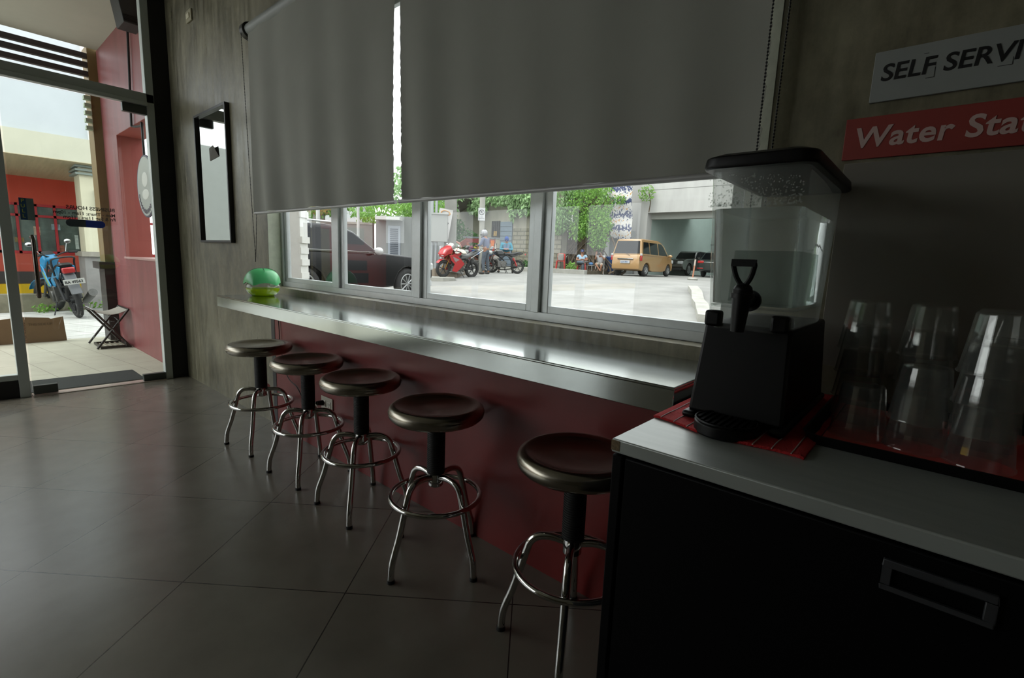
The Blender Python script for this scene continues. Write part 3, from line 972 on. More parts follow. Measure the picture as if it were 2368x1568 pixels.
for k in range(14):
    a = R(200 + 140 * k / 13)
    MB().box(-5.97 + .24 * math.cos(a) - .012, -5.97 + .24 * math.cos(a) + .012, -.023, -.02, 1.735 + .24 * math.sin(a) - .02, 1.735 + .24 * math.sin(a) + .02).build('emblem_mark', M_emb, dsk)
sk = thing('ceiling_unit', 'black box-shaped unit fixed in the corner of the porch ceiling', 'unit', (-5.82, -.1, 3.1), room=True)
b = MB().prism([(-.19, 3.355), (-.005, 3.355), (-.005, 3.10), (-.15, 3.10)], 'x', -5.95, -5.70)
b.build('housing', mat('unit_black', '1d1f1f', .5), sk, bevel=.006)
for k in range(4):
    MB().box(-5.70, -5.694, -.15, -.02, 3.115 + .014 * k, 3.121 + .014 * k).build('grille_bar', M_black, sk)

mt = MB().grid(lambda u, v: (-5.66 + .46 * v, -1.04 + .74 * u - .05 * v * 0, -.004), 40, 20)
tag(mt.build('doormat', mat('charcoal_mat', '2f3432', .95, bump=1., bscale=220, var=.4, vscale=160), None, solid=.012), 'charcoal ribbed doormat outside the glass door', 'doormat')
mb = thing('cardboard_box', 'flattened brown cardboard box standing outside the entrance', 'box', (-7.95, -1.3, -.012), room=True)
q = random.Random(5)
top = [(-2.3, .26)] + [(-2.3 + .16 * k, .27 + q.uniform(-.02, .03)) for k in range(1, 11)] + [(-.62, .275), (-.60, .262), (-.49, .285)]
M_card = mat('brown_cardboard', '7a6247', .8, var=.08, vscale=8)
MB().prism([(y, -.012) for y in (-.475, -2.3)] + [(y, z) for y, z in top], 'x', -7.96, -7.95).build('front_panel', M_card, mb, smooth=False)
MB().prism([(-.55, -.012), (-2.3, -.012), (-2.3, .2), (-1.2, .25), (-.6, .23)], 'x', -8.04, -8.03).build('back_panel', M_card, mb, smooth=False)
MB().box(-8.04, -7.95, -2.3, -2.29, -.012, .24).build('side_panel', M_card, mb, smooth=False)
text('lettering', 'PAPER TU', .05, face_M((-7.949, -.86, .235), (0, 0, -1), (0, 1, 0)), mat('box_print', '4a3a2c', .8), mb)
text('lettering', 'THIS SIDE UP', .04, face_M((-7.949, -.80, .19), (0, 1, 0), (0, 0, 1)), mat('box_print_small', '5c4935', .8), mb, space=.9)

fs = thing('folding_rack', 'folding metal cross-leg rack outside the red wall', 'rack', (-7.3, -.17, -.012), room=True)
M_rack = mat('rack_dark_metal', '3c3936', .35, metal=.6)
for x in (-7.55, -7.06):
    for (ya, yb) in ((-.33, -.02), (-.03, -.34)):
        MB().tube([(x + (.02 if ya > -.1 else 0), ya, -.005), (x + (.02 if ya > -.1 else 0), yb, .43)], .012, 8).build('leg', M_rack, fs)
for y, z in ((-.02, .43), (-.34, .43)):
    MB().tube([(-7.55, y, z), (-7.06, y, z)], .010, 8).build('crossbar', M_rack, fs)
MB().grid(lambda u, v: (-7.53 + .45 * u, -.34 + .32 * v, .425 - .05 * math.sin(math.pi * v)), 10, 10).build('strap_seat', mat('rack_webbing', '8d8a80', .8), fs, solid=.003)
b = MB()
b.box(-7.45, -7.05, -.30, -.285, -.008, .02).box(-7.45, -7.05, -.05, -.035, -.008, .02).box(-7.45, -7.435, -.285, -.05, -.008, .02).box(-7.065, -7.05, -.285, -.05, -.008, .02)
b.build('base_frame', M_rack, fs)
for k in range(5):
    MB().box(-7.435, -7.065, -.26 + .047 * k, -.25 + .047 * k, -.002, .006).build('base_slat', mat('rack_slat', '8a8070', .5), fs)

dk = thing('street_row', 'low buildings farther along the street', 'building', (-14, -14, 0), room=True)
MB().box(-15, -12.5, -4.4, -2.35, -.05, 3.4).build('white_wall', mat('street_white', 'a3a5a1', .8, var=.04), dk, smooth=False)
MB().box(-15, -14, -6.1, -4.4, -.05, 1.9).build('khaki_wall', mat('street_khaki', '8a8262', .8, var=.2), dk, smooth=False)
rb = MB().box(-15, -14, -8.1, -6.1, -.05, 2.5).build('red_wall', mat('street_red', 'b03a30', .6), dk, smooth=False)
for y, z, h in ((-6.9, 1.75, .5), (-7.0, .85, .3), (-7.05, .45, .3)):
    MB().box(-14.0, -13.96, y - .35, y + .35, z - h / 2, z + h / 2).build('window', M_dark, rb)
MB().box(-15, -13, -26, -8.1, -.05, 1.6).build('dark_wall', mat('dark_building_grey', '45453f', .8, var=.3, vscale=.6), dk, smooth=False)
MB().box(-13.0, -12.8, -26, -8.1, -.05, .22).build('yellow_kerb', mat('kerb_yellow_far', 'c9a21a', .7), dk, smooth=False)
# ---- neighbouring shop across the street
sp = thing('shop_building', 'red and cream shop building across the street', 'building', (-14.5, -4, 0), room=True)
FX = -14.46
Y0, Y1 = -2.3, 2.2
MB().box(FX - .3, FX, Y0, Y1, 1.95, 2.62).build('red_band', mat('shop_red', 'cc4830', .6, var=.05, vscale=2), sp, smooth=False)
MB().box(FX - .3, FX, Y0, Y1, .55, .93).build('lower_wall', mat('shop_red_low', 'c0503c', .6, var=.05, vscale=2), sp, smooth=False)
MB().box(FX - .3, FX + .03, Y0, Y1, .30, .55).build('base_band', mat('shop_charcoal', '3f3d3c', .7), sp, smooth=False)
MB().box(FX - .3, FX + .25, Y0, Y1, .10, .30).build('yellow_kerb', mat('kerb_yellow', 'd9b300', .6, var=.1, vscale=3), sp, smooth=False)
MB().box(FX - .3, FX + .6, Y0, Y1, -.05, .10).build('step', mat('step_grey', '8d8b80', .8, var=.1), sp, smooth=False)
b = MB()
b.quad((FX, Y0, 2.5), (FX, Y1, 2.5), (-12.3, Y1, 2.66), (-12.3, Y0, 2.66))
b.build('slanted_soffit', mat('soffit_timber', 'c4b795', .7, var=.14, vscale=3, stretch=(.4, 6, 1)), sp, smooth=False, solid=.02)
MB().box(-12.6, -12.3, Y0, .62, 2.66, 3.08).build('fascia', mat('fascia_cream', 'c9c7b2', .7, var=.05, vscale=2), sp, smooth=False)
MB().box(-12.9, -12.42, -2.3, .62, 3.08, 5.).build('upper_wall', mat('upper_grey', 'c3c8cb', .8, var=.03, vscale=2), sp, smooth=False)
MB().box(-12.9, -12.36, .62, .70, 3.08, 6.).build('corner_strip', mat('corner_white', 'e4e4e0', .7), sp, smooth=False)
MB().box(-13.1, -12.55, .46, 1.25, .95, 6.).build('pillar', M_cream, sp, smooth=False)
MB().box(-12.9, -12.55, 1.25, 1.46, -.05, 6.).build('side_wall', M_cream, sp, smooth=False)
for z in (.9, 1.35, 1.8, 2.25, 2.7):
    MB().box(-12.9, -12.54, 1.46, 1.50, z, z + .22).build('quoin_block', M_cream, sp, smooth=False)
MB().box(-13.2, -12.45, .38, 1.32, .93, 1.02).build('pillar_ledge', mat('ledge_grey', '9d978a', .8), sp)
MB().box(-13.15, -12.5, .42, 1.28, -.05, .93).build('pillar_base', mat('slate_stone', '9a9793', .8, var=.12, vscale=4, bump=.5, bscale=6), sp, smooth=False)
for k in range(6):
    MB().box(-13.18, -12.48, .40, 1.3, 2.46 + .068 * k, 2.495 + .068 * k).build('pillar_moulding', mat('moulding_grey_green', '8d9891', .6), sp)
MB().box(-12.55, -12.44, .66, .74, 1.92, 2.2).build('wall_lamp', mat('lamp_blue_grey', '7f8e97', .4), sp, bevel=.01)
M_shopglass = mat('shop_window_glass', '5f6f68', .08, var=.5, vscale=2.4)
M_redframe = mat('shop_red_frame', 'b2232a', .5)
b = MB()
y = Y0
k = 0
ys = []
while y < 1.9:
    ys.append(y)
    y += .29 if k % 4 else .42
    k += 1
for y in ys:
    b.box(FX - .06, FX + .02, y - .022, y + .022, .93, 1.95)
b.box(FX - .06, FX + .02, Y0, Y1, .93, .98).box(FX - .06, FX + .02, Y0, Y1, 1.68, 1.73).box(FX - .06, FX + .02, Y0, Y1, 1.90, 1.95)
fr = b.build('window_frame', M_redframe, sp, smooth=False)
for a, c in list(zip(ys, ys[1:]))[:]:
    MB().box(FX - .04, FX - .02, a + .022, c - .022, .98, 1.68).build('pane', M_shopglass, fr, smooth=False)
    MB().box(FX - .04, FX - .02, a + .022, c - .022, 1.73, 1.90).build('transom_pane', M_shopglass, fr, smooth=False)
for (y, z, w, h, c) in ((-.02, 1.40, .10, .18, 'c7b39a'), (-.30, 1.20, .14, .10, '8a7a4a'), (.28, 1.5, .14, .12, '8fa7ae'), (.33, 1.05, .11, .14, '9a5a42'), (.60, 1.2, .06, .3, 'b5c4bb')):
    MB().box(FX - .018, FX - .012, y - w / 2, y + w / 2, z - h / 2, z + h / 2).build('window_poster', mat('poster_' + c, c, .6, var=.4, vscale=16), fr, smooth=False)
tag(MB().box(-12.05, -11.75, -9, .25, -.04, .27).build('kerb_planter', mat('planter_kerb', '7e7a66', .9, var=.25, vscale=5, bump=.4, bscale=20)), kind='structure')

def leaf_cluster(name, m, ells, n, size, parent=None, seed=1, droop=.3, aspect=.5):
    q = random.Random(seed)
    b = MB()
    tot = sum(e[2] for e in ells)
    for _ in range(n):
        t = q.random() * tot
        for c, r, w in ells:
            t -= w
            if t <= 0:
                break
        while True:
            d = Vector((q.uniform(-1, 1), q.uniform(-1, 1), q.uniform(-1, 1)))
            if .35 < d.length < 1:
                break
        p = Vector(c) + Vector((d.x * r[0], d.y * r[1], d.z * r[2]))
        s = size * q.uniform(.6, 1.3)
        a = Vector((q.uniform(-1, 1), q.uniform(-1, 1), q.uniform(-1, .4) - droop)).normalized()
        w_ = a.cross(Vector((q.uniform(-1, 1), q.uniform(-1, 1), q.uniform(-1, 1)))).normalized() * s * aspect * .5
        nrm = a.cross(w_).normalized() * s * .12
        b.add([p, p + a * s * .5 + w_ + nrm, p + a * s, p + a * s * .5 - w_ + nrm], [(0, 1, 2, 3)])
    return b.build(name, m, parent, smooth=False, weld=False)
def leaf_mat(name, c):
    m = mat(name, c, .5, var=.7, vscale=5)
    nt = m.node_tree
    bs = nt.nodes['Principled BSDF']
    o = [n for n in nt.nodes if n.type == 'OUTPUT_MATERIAL'][0]
    t = nt.nodes.new('ShaderNodeBsdfTranslucent')
    t.inputs['Color'].default_value = (*[min(1, x * 1.15) for x in _hex(c)], 1)
    mx = nt.nodes.new('ShaderNodeMixShader')
    mx.inputs['Fac'].default_value = .35
    nt.links.new(bs.outputs['BSDF'], mx.inputs[1])
    nt.links.new(t.outputs['BSDF'], mx.inputs[2])
    nt.links.new(mx.outputs['Shader'], o.inputs['Surface'])
    return m
M_leaf = leaf_mat('leaf_green', '76a244')
M_leafd = leaf_mat('leaf_dark', '4c7640')
M_leafp = leaf_mat('leaf_pale', '8dae78')
for x, y, w in ((-11.6, -.32, .16), (-11.62, .12, .12), (-12.0, .55, .2)):
    tag(leaf_cluster('weed_leaves', M_leaf, [((x, y, .05), (.12, w, .09), 1)], 60, .07, None, int(w * 100)), kind='stuff')

ALB[0] = .6
# ================================================================== vehicles
M_tyre = mat('tyre_rubber', '2b2b2a', .8, var=.2, vscale=10)
M_rim = mat('alloy_rim', 'b9bbba', .3, metal=.8)
M_engine = mat('engine_metal', '6f6e6a', .4, metal=.7, var=.2, vscale=20)
M_blk = mat('matte_black', '191a1b', .5)
M_carglass = mat('car_glass', '0b0f13', .06, spec=.3)
M_lampred = mat('red_lamp', 'c01c1c', .2, spec=.8)
M_lampclear = mat('clear_lamp', 'd6dad8', .15, spec=.8)
M_mirrorface = mat('chrome_bright', 'd8dad8', .1, metal=1.)

def motorcycle(label, loc, rz, lean, kind, paint, accent, plate=None, steer=0):
    t = thing('motorcycle', label, 'motorcycle', loc)
    t.rotation_euler = (R(lean), 0, R(rz))
    Rw, rw = .245, .05 if kind != 'underbone' else .042
    if kind == 'sport':
        Rw, rw = .25, .06
    for x, nm in ((-.62, 'rear_wheel'), (.66, 'front_wheel')):
        w = MB().ring((x, 0, Rw + rw), Rw, rw if x < 0 else rw * .9, 'y', 40, 12).build(nm, M_tyre, t)
        b = MB().ring((x, 0, Rw + rw), Rw - rw * .75, .016, 'y', 36, 8).cyl((x, -.05, Rw + rw), (x, .05, Rw + rw), .04, n=14)
        for k in range(5):
            a = 2 * math.pi * k / 5 + .3
            b.tube([(x, 0, Rw + rw), (x + (Rw - rw * .7) * math.cos(a), 0, Rw + rw + (Rw - rw * .7) * math.sin(a))], .014, 6)
        b.build('rim', M_blk if kind != 'commuter' else M_engine, w)
    zc_ = Rw + rw
    b = MB()
    for y in (-.085, .085):
        b.tube([(.66, y, zc_), (.40, y, .90)], .02, 8)
    b.build('fork', M_engine if kind != 'sport' else mat('gold_fork', 'a5803c', .3, metal=.8), t)
    b = MB()
    hz = .98 if kind != 'sport' else .92
    b.tube(smooth_path([(.25, -.36, hz + .02), (.34, -.2, hz + .03), (.40, 0, hz - .03), (.34, .2, hz + .03), (.25, .36, hz + .02)], 4), .012, 8)
    hb_ = b.build('handlebar', M_blk, t)
    MB().cyl((.27, -.36, hz + .02), (.31, -.25, hz + .03), .019, n=10).cyl((.27, .36, hz + .02), (.31, .25, hz + .03), .019, n=10).build('grip', M_rubber, hb_)
    for s in (-1, 1):
        b = MB().tube([(.34, s * .22, hz + .03), (.36, s * .30, hz + .18)], .006, 6).ell((.36, s * .33, hz + .21), (.015, .065, .042), 14, 8)
        b.build('mirror', M_blk if kind == 'commuter' else M_mirrorface, hb_)
    MB().box(-.12, .26, -.13, .13, zc_ - .05, zc_ + .22).cyl((.02, -.16, zc_ + .05), (.02, .16, zc_ + .05), .10, n=18).cyl((.16, 0, zc_ + .1), (.30, 0, zc_ + .30), .085, n=14).build('engine', M_engine, t, bevel=.015)
    b = MB().tube(smooth_path([(.24, -.1, zc_ + .16), (.30, -.14, zc_ - .05), (.05, -.15, zc_ - .14), (-.4, -.16, zc_ - .08), (-.6, -.17, zc_)], 4), .022, 8)
    b.cyl((-.45, -.18, zc_ - .05), (-.92, -.2, zc_ + .12), .05, .06, n=16)
    b.build('exhaust', M_engine, t)
    b = MB().tube([(-.62, .07, zc_), (-.05, .07, zc_ + .02)], .022, 8).tube([(-.62, -.07, zc_), (-.05, -.07, zc_ + .02)], .022, 8)
    b.tube([(.38, 0, .82), (.05, 0, .62), (-.15, 0, zc_ + .1)], .03, 8)
    b.build('frame', M_blk, t)
    for s in (-1, 1):
        b = MB().tube([(-.58, s * .1, zc_ + .02), (-.42, s * .11, .66)], .026, 10)
        b.build('shock_absorber', M_lampred if kind == 'commuter' else M_blk, t)
    def prof(b, poly, hw, taper=.75):
        n = len(poly)
        cx_ = sum(p[0] for p in poly) / n
        cz_ = sum(p[1] for p in poly) / n
        vs = []
        for y, k in ((-hw, taper), (-hw * .6, 1), (hw * .6, 1), (hw, taper)):
            vs += [(cx_ + (x - cx_) * k, y, cz_ + (z - cz_) * k) for x, z in poly]
        fs = [(r_ * n + i, r_ * n + (i + 1) % n, (r_ + 1) * n + (i + 1) % n, (r_ + 1) * n + i) for r_ in range(3) for i in range(n)]
        fs += [tuple(reversed(range(n))), tuple(range(3 * n, 4 * n))]
        return b.add(vs, fs)
    if kind == 'sport':
        b = prof(MB(), [(.30, .70), (.05, .78), (-.05, .95), (.10, 1.0), (.34, .95)], .15)
        b.build('fuel_tank', paint, t, bevel=.03)
        MB().grid(lambda u, v: (-.16 + .52 * u, -.20 + .40 * v, 1.03 - .12 * (2 * v - 1) ** 2 - .10 * abs(u - .5) + .012 * math.sin(14 * u)), 12, 10).build('paper_cover', mat('white_sheet', 'd9d4c8', .8), t, solid=.004)
        b = prof(MB(), [(.62, .80), (.80, .70), (.86, .80), (.76, .98), (.50, 1.12), (.40, .98), (.45, .82)], .19, .7)
        b.build('front_fairing', paint, t, bevel=.02)
        b = prof(MB(), [(.60, .98), (.40, 1.20), (.36, 1.14), (.44, 1.0)], .14, .7)
        b.build('windscreen', mat('smoked_screen', 'bdbdb8', .1, spec=.8), t)
        for s in (-1, 1):
            b = MB().prism([(.60, .80), (.36, .84), (.10, .70), (-.10, .52), (.05, .36), (.22, .22), (.42, .26), (.34, .50), (.50, .62)], 'y', s * .19 - .012, s * .19 + .012)
            pnl = b.build('side_fairing', paint, t, bevel=.01)
            MB().prism([(.46, .76), (.15, .66), (.30, .58), (.2, .5), (.36, .62)], 'y', s * .204 - .002, s * .204 + .002).build('decal', mat('decal_grey', '9d8f8c', .5), pnl)
            MB().ell((.80, s * .09, .77), (.05, .06, .03), 12, 8).build('headlight', M_lampclear, t)
        MB().ring((.66, 0, zc_), Rw + .075, .02, 'y', 40, 6)
        b = MB().grid(lambda u, v: (.66 + (Rw + rw + .03) * math.cos(R(35 + 110 * u)), (-.075 + .15 * v), zc_ + (Rw + rw + .03) * math.sin(R(35 + 110 * u))), 14, 4)
        b.build('front_fender', paint, t, solid=.006)
        b = prof(MB(), [(-.05, .80), (-.32, .82), (-.72, .98), (-.92, 1.02), (-.70, .86), (-.30, .70), (0, .66)], .10)
        b.build('tail', mat('sport_tail_grey', '6b6b6a', .5), t, bevel=.02)
        MB().box(-.75, -.40, -.11, .11, 1.00, 1.03).build('seat', M_blk, t, bevel=.02)
        MB().tube(smooth_path([(-.42, .11, .72), (-.70, .13, .88), (-.95, .12, 1.02), (-1.0, 0, 1.04), (-.95, -.12, 1.02), (-.70, -.13, .88), (-.42, -.11, .72)], 4), .013, 8).build('grab_rail', M_mirrorface, t)
        MB().tube([(.05, .12, .30), (-.10, .28, .012)], .012, 6).build('kickstand', M_blk, t)
        MB().prism([(.45, .22), (-.15, .14), (-.2, .2), (.2, .34)], 'y', -.12, .12).build('belly_pan', mat('belly_grey', '9b9a94', .4), t, bevel=.02)
    elif kind == 'commuter':
        b = prof(MB(), [(.32, .74), (.0, .74), (-.06, .84), (.08, .97), (.32, .95)], .15)
        b.build('fuel_tank', paint, t, bevel=.03)
        b = prof(MB(), [(-.02, .78), (-.02, .84), (-.30, .86), (-.72, .94), (-.80, .91), (-.40, .77)], .13)
        b.build('seat', mat('seat_grey_black', '4a4c4d', .6), t, bevel=.02)
        MB().ell((.55, 0, .86), (.09, .11, .10), 16, 10).build('headlight', M_lampclear, t)
        prof(MB(), [(.50, .96), (.60, .98), (.52, 1.12), (.44, 1.1)], .12).build('windscreen', accent, t)
        b = prof(MB(), [(-.15, .76), (-.45, .80), (-.85, .90), (-.85, .84), (-.35, .68)], .11)
        b.build('side_panel', paint, t, bevel=.01)
        b = MB().grid(lambda u, v: (.66 + (Rw + rw + .03) * math.cos(R(40 + 110 * u)), (-.07 + .14 * v), zc_ + (Rw + rw + .03) * math.sin(R(40 + 110 * u))), 14, 4)
        b.build('front_fender', paint, t, solid=.006)
        b = MB().grid(lambda u, v: (-.62 + (Rw + rw + .04) * math.cos(R(60 + 110 * u)), (-.075 + .15 * v), zc_ + (Rw + rw + .04) * math.sin(R(60 + 110 * u))), 14, 4)
        b.build('rear_fender', M_blk, t, solid=.006)
        MB().tube([(-.05, .10, zc_ - .02), (-.16, .17, .0)], .013, 6).tube([(-.05, -.10, zc_ - .02), (-.16, -.17, .0)], .013, 6).build('centre_stand', M_blk, t)
        MB().box(-.98, -.93, -.04, .04, .80, .86).build('tail_light', M_lampred, t, bevel=.01)
    else:
        for s in (-1, 1):
            b = MB().prism([(.30, .86), (.36, .70), (.22, .50), (.02, .42), (-.02, .52), (.12, .62), (.20, .80)], 'y', s * .12 - .01, s * .12 + .01)
            pnl = b.build('leg_shield', paint, t, bevel=.008)
            MB().prism([(.27, .74), (.10, .50), (.04, .50), (.22, .72)], 'y', s * .132 - .002, s * .132 + .002).build('decal', accent, pnl)
            MB().prism([(.05, .60), (-.25, .74), (-.62, .86), (-.80, .84), (-.70, .76), (-.35, .58), (-.05, .46)], 'y', s * .09 - .01, s * .09 + .01).build('side_panel', paint, t, bevel=.008)
        b = prof(MB(), [(.02, .70), (-.05, .78), (-.30, .80), (-.70, .90), (-.78, .87), (-.35, .73)], .11)
        b.build('seat', M_blk, t, bevel=.02)
        b = prof(MB(), [(.46, .74), (.56, .78), (.52, .95), (.42, 1.02), (.36, .92)], .12)
        b.build('headlight_cowl', paint, t, bevel=.02)
        prof(MB(), [(.40, 1.0), (.52, .96), (.46, 1.06)], .09).build('visor', M_blk, t)
        b = MB().grid(lambda u, v: (.66 + (Rw + rw + .03) * math.cos(R(25 + 130 * u)), (-.06 + .12 * v), zc_ + (Rw + rw + .03) * math.sin(R(25 + 130 * u))), 14, 4)
        b.build('front_fender', paint, t, solid=.006)
        b = MB().tube(smooth_path([(-.55, .13, .70), (-.62, .14, .90), (-.72, .13, .97), (-.80, 0, .99), (-.72, -.13, .97), (-.62, -.14, .90), (-.55, -.13, .70)], 4), .014, 8)
        b.build('grab_rail', M_blk, t)
        MB().box(-.86, -.78, -.08, .08, .74, .83).build('tail_light', M_lampred, t, bevel=.02)
        MB().prism([(-.72, .74), (-.82, .72), (-.98, .42), (-.93, .42)], 'y', -.07, .07).build('mudguard', mat('mudguard_grey', '77797c', .5), t, bevel=.01)
        MB().tube([(-.02, .10, zc_ - .02), (-.10, .22, .0), (-.16, .28, .0)], .011, 6).build('kickstand', M_blk, t)
        MB().box(-.1, .1, -.16, -.02, .60, .74).build('crate_rack', M_mirrorface, t, bevel=.01)
    if plate:
        p = MB().box(-.985, -.975, -.13, .13, .575, .655).build('number_plate', mat('plate_white', 'd5d5cd', .5), t, bevel=.002)
        text('lettering', plate, .058, face_M((-.9865, .115, .594), (0, -1, 0), (0, 0, 1)), M_letter, p, bold=.0012, depth=.0003, space=.95)
    if steer:
        S_ = Matrix.Translation((.52, 0, .8)) @ Matrix.Rotation(R(steer), 4, 'Z') @ Matrix.Translation((-.52, 0, -.8))
        for o in bpy.data.objects:
            if o.parent == t and o.name.split('.')[0] in ('front_wheel', 'fork', 'handlebar', 'front_fender', 'headlight_cowl', 'visor'):
                o.matrix_basis = S_
    return t
M_bikeblue = mat('bike_blue', '2f9ad0', .25, spec=.6)
M_bikegreen = mat('bike_yellow_green', 'b7c440', .4)
M_bikered = mat('bike_red', 'c01f24', .25, spec=.6)
M_bikeblack = mat('bike_black', '232526', .25, spec=.6)
motorcycle('blue motorcycle parked on the paving outside the entrance', (-11.15, -.04, -.03), 184, -9, 'underbone', M_bikeblue, M_bikegreen, 'BA 49563', steer=32)

def zg(y):
    ys_, zs_ = (.3, 3, 6, 10, 13, 25, 60), (-.03, .05, .18, .49, .64, .69, .77)
    for i in range(6):
        if y <= ys_[i + 1]:
            t = max(0, (y - ys_[i]) / (ys_[i + 1] - ys_[i]))
            return zs_[i] + t * (zs_[i + 1] - zs_[i])
    return zs_[-1]

def car(name, label, loc, rz, L, W, H, body, glass, side_win, wx, wr, paint, trim=None, plate=None, belt=.95, tail='tall', cat='car'):
    """x forward, y left. body / glass are side outlines (x, z)."""
    t = thing(name, label, cat, loc, R(rz))
    hw = W / 2
    b = MB()
    n = len(body)
    vs = []
    def k_of(z):
        return 1 - .06 * max(0, (.45 - z) / .45) - .03 * max(0, (z - .75) / .3)
    for s, f in ((-1, .93), (-1, 1), (1, 1), (1, .93)):
        for x, z in body:
            e = 1 - .10 * (abs(x) / (L / 2)) ** 6
            if abs(s * f) < 1:
                vs.append((x * .995, s * hw * e * k_of(z), z))
            else:
                vs.append((x, s * (hw - .0) * e * k_of(z) * (.93), z))
    order = [0, 1, 2, 3]
    vs0 = vs[:n]; vs1 = vs[3 * n:]
    b.add(vs0 + vs1, [(i, (i + 1) % n, n + (i + 1) % n, n + i) for i in range(n)] + [tuple(reversed(range(n))), tuple(range(n, 2 * n))])
    bd = b.build('body', paint, t, bevel=.035, seg=3, ang=30)
    zb = min(z for x, z in glass)
    zt = max(z for x, z in glass)
    def gy(z):
        return hw * (.965 - .20 * (z - zb) / (zt - zb))
    m = len(glass)
    g = MB()
    g.add([(x, -gy(z), z) for x, z in glass] + [(x, gy(z), z) for x, z in glass], [(i, (i + 1) % m, m + (i + 1) % m, m + i) for i in range(m)] + [tuple(reversed(range(m))), tuple(range(m, 2 * m))])
    g.build('cabin', paint, t, bevel=.05, seg=3, ang=30)
    for s in (-1, 1):
        for w in side_win:
            MB().add([(x, s * (gy(z) + .006), z) for x, z in w], [tuple(range(len(w)))]).build('side_window', M_carglass, t, smooth=False, solid=.006)
    def end_glass(nm, p0, p1):
        (xa, za), (xb, zb_) = p0, p1
        d = Vector((xb - xa, 0, zb_ - za))
        nn = Vector((-d.z, 0, d.x)).normalized()
        if (nn.x > 0) != (nm == 'windscreen'):
            nn = -nn
        o = nn * .012
        pa, pb = .10, .90
        A = (xa + d.x * pa, za + d.z * pa)
        B = (xa + d.x * pb, za + d.z * pb)
        MB().quad((A[0] + o.x, -gy(A[1]) + .09, A[1] + o.z), (A[0] + o.x, gy(A[1]) - .09, A[1] + o.z), (B[0] + o.x, gy(B[1]) - .07, B[1] + o.z), (B[0] + o.x, -gy(B[1]) + .07, B[1] + o.z)).build(nm, M_carglass, t, smooth=False, solid=.008)
    xs = sorted(glass, key=lambda p: p[0])
    low = sorted([p for p in glass if abs(p[1] - zb) < .08], key=lambda p: p[0])
    hi = sorted([p for p in glass if p[1] > zt - .12], key=lambda p: p[0])
    end_glass('rear_window', low[0], hi[0])
    end_glass('windscreen', low[-1], hi[-1])
    for x in wx:
        for s in (-1, 1):
            w = MB().ring((x, s * (hw - .11), wr), wr - .09, .09, 'y', 40, 12).cyl((x, s * (hw - .17), wr), (x, s * (hw - .06), wr), wr - .09, n=32)
            wh = w.build('wheel', M_tyre, t)
            r = MB().ring((x, s * (hw - .052), wr), wr - .15, .022, 'y', 36, 8).cyl((x, s * (hw - .07), wr), (x, s * (hw - .045), wr), .055, n=16)
            for k in range(10):
                a = 2 * math.pi * k / 10
                r.tube([(x, s * (hw - .05), wr), (x + (wr - .15) * math.cos(a), s * (hw - .052), wr + (wr - .15) * math.sin(a))], .018, 6)
            r.build('rim', M_rim, wh)
    xr = min(x for x, z in body)
    xf = max(x for x, z in body)
    if tail == 'tall':
        for s in (-1, 1):
            l = MB().box(xr - .012, xr + .12, s * (hw * .93) - .07, s * (hw * .93) + .01 * s + (.0 if s > 0 else .0), belt - .22, belt + .02).build('tail_light', M_lampred, t, bevel=.015)
            MB().box(xr - .016, xr + .11, s * (hw * .93) - .065, s * (hw * .93) + .0, belt + .02, belt + .12).build('tail_light_lens', M_lampclear, l, bevel=.012)
    else:
        for s in (-1, 1):
            MB().box(xr - .01, xr + .22, s * (hw * .80) - .17, s * (hw * .80) + .17, belt - .16, belt - .02).build('tail_light', M_lampred, t, bevel=.03)
            MB().box(xr - .02, xr + .05, s * (hw * .80) - .17, s * (hw * .80) + .17, .48, .53).build('reflector', M_lampred, t, bevel=.01)
    for s in (-1, 1):
        MB().box(xf - .25, xf + .005, s * hw * .74 - .18, s * hw * .74 + .16, belt - .28, belt - .10).build('headlight', M_lampclear, t, bevel=.04)
        wz = zb + .02
        xm = low[-1][0] - .22
        MB().ell((xm, s * (hw + .10), wz + .06), (.07, .12, .085), 16, 10).tube([(xm, s * (hw - .04), wz), (xm, s * (hw + .06), wz + .02)], .02, 6).build('side_mirror', trim or paint, t)
    MB().box(xf - .02, xf + .015, -hw * .45, hw * .45, belt - .30, belt - .14).build('grille', M_blk, t, bevel=.02)
    MB().box(xf - .04, xf + .03, -hw * .86, hw * .86, .30, .46).build('front_bumper', M_blk if not trim else trim, t, bevel=.04)
    if plate:
        p = MB().box(xr - .03, xr - .012, -.26, .26, .62, .76).build('number_plate', mat('plate_silver', 'c3c8ce', .4), t, bevel=.004)
        text('lettering', plate, .10, face_M((xr - .031, .22, .655), (0, -1, 0), (0, 0, 1)), mat('plate_blue', '51698f', .5), p, bold=.003, depth=.0005)
    return t

def arch(x, r, n=8, z0=.2):
    return [(x + r * math.cos(math.pi - math.pi * k / n), max(z0, .30 + r * math.sin(math.pi * k / n) * 1.0)) for k in range(n + 1)]

